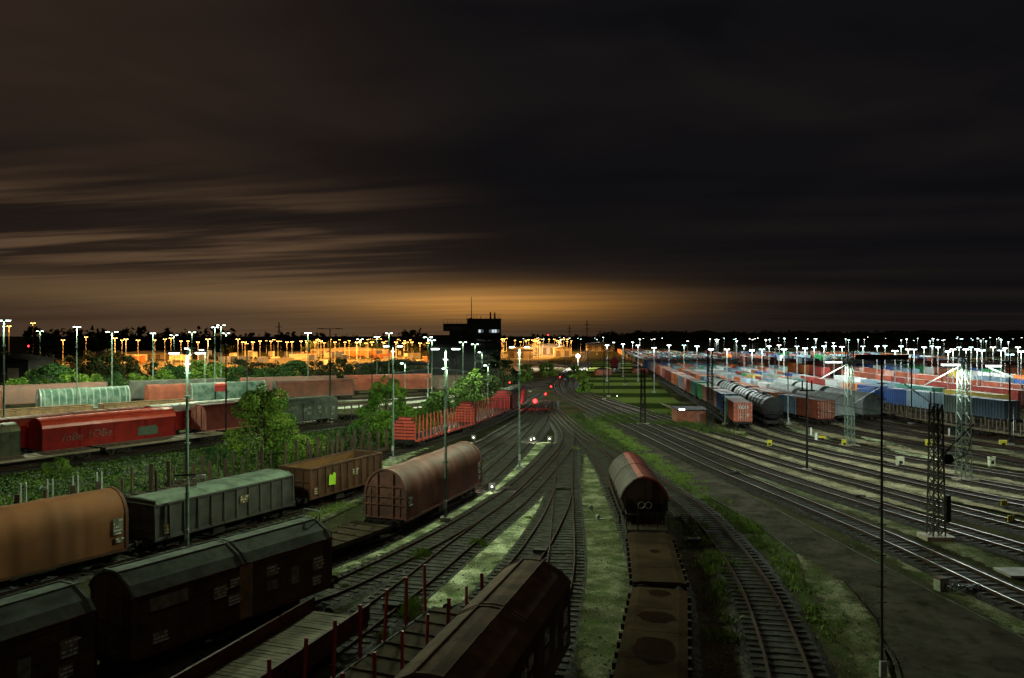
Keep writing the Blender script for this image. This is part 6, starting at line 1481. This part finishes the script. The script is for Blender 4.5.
blades(along([(572, 415), (585, 428), (600, 440), (615, 452)], 3.0, 420, 23, .4, 1.3), 'weeds', 'weeds at the tip between the converging tracks', M_mid2, per=10, h=.4, seed=24)
# lush green bank on the left between the stake wagons and the dusty flat wagons
rnd = random.Random(31); cM = TRACKS['M']; cK = TRACKS['K']; mb = MB(); vs = mb.v; fs = mb.f; edge_pts = []
NB_ = 150
yy0, yy1 = 46, 118
bank = MB(); bn = 36; 
def bank_pt(t, f):
    y_ = yy0+(yy1-yy0)*t; a = cM.at(cM.s_at_y(y_+ (1-f)*2)); b_ = cK.at(cK.s_at_y(y_)); f2 = .0+f
    p = a.lerp(b_, f2); n_ = (b_-a).length
    return Vector((a.x+(b_.x-a.x)*((4.6+(n_-7.8)*f)/n_), a.y+(b_.y-a.y)*((4.6+(n_-7.8)*f)/n_), .55*math.sin(PI*f)**.7 if n_ > 7 else .1))
for i in range(bn+1):
    for k in range(9): bank.v.append(tuple(bank_pt(i/bn, k/8)+Vector((0, 0, .02))))
bank.f = [(i*9+k, i*9+k+1, (i+1)*9+k+1, (i+1)*9+k) for i in range(bn) for k in range(8)]; bank.mi = [0]*len(bank.f)
tag(bank.build('embankment', pmat('bank_soil', (.028, .045, .012), (.020, .028, .010), 1, .95), smooth=True), 'low grassy embankment left of the stake wagons', kind='structure')
for _ in range(62000):
    t = rnd.random()**1.5; f = rnd.random(); p = bank_pt(t, f); cl = .5+.5*math.sin(p.x*.9+math.sin(p.y*.6)*2)*math.sin(p.y*.7+1)
    if f < .10 or rnd.random() > .55+.45*cl: continue
    hh = (.12+.45*cl)*rnd.random()**.6*(1.5 if f > .75 else 1); q = p+Vector((0, 0, hh)); s = rnd.uniform(.07, .17)
    u_ = Vector((rnd.gauss(0, 1), rnd.gauss(0, 1), rnd.gauss(0, .5))).normalized(); w2 = u_.cross(Vector((rnd.gauss(0, 1), rnd.gauss(0, 1), rnd.gauss(0, 1)))).normalized()*.6
    o = len(vs); vs += [tuple(q-u_*s), tuple(q+w2*s), tuple(q+u_*s), tuple(q-w2*s)]; fs.append((o, o+1, o+2, o+3))
mb.mi = [0]*len(fs); tag(mb.build('undergrowth', pmat('bank_leaves', (.026, .062, .009), (.085, .135, .022), .5, .75, dirt=.5, dirtcol=(.012, .024, .005))), 'lush green ground cover on the left embankment', kind='stuff')
for i, (px, py, s, lab) in enumerate([(57, 478, 1.0, 'small round shrub on the embankment at the left'), (355, 452, 1.6, 'green shrub at the foot of the bright bushy sapling'), (322, 462, 1.5, 'green shrub right of the round tree'), (215, 470, 1.2, 'green shrub left of the round tree'), (298, 470, 1.3, 'dark green shrub just right of the round tree'), (345, 463, 1.2, 'low green shrub behind the dark stake wagon')]):
    p = P(px, py); r = thing('bush', (p.x, p.y, 0), i, lab, 'bush'); r.scale = (s*.34, s*.34, s*.38); obj('crown', bush_me[i % 4], r); obj('trunk', stem_me, r)
for o in SC.objects:
    if o.name.split('.')[0] in ('lettering', 'climbing_rungs', 'lattice_bracing', 'door_fittings', 'insulator', 'roof_railing', 'stripe', 'running_gear'): o['kind'] = 'stuff'
print('objects', len(SC.objects), 'containers', NCONT[0], 'lights', NL[0])
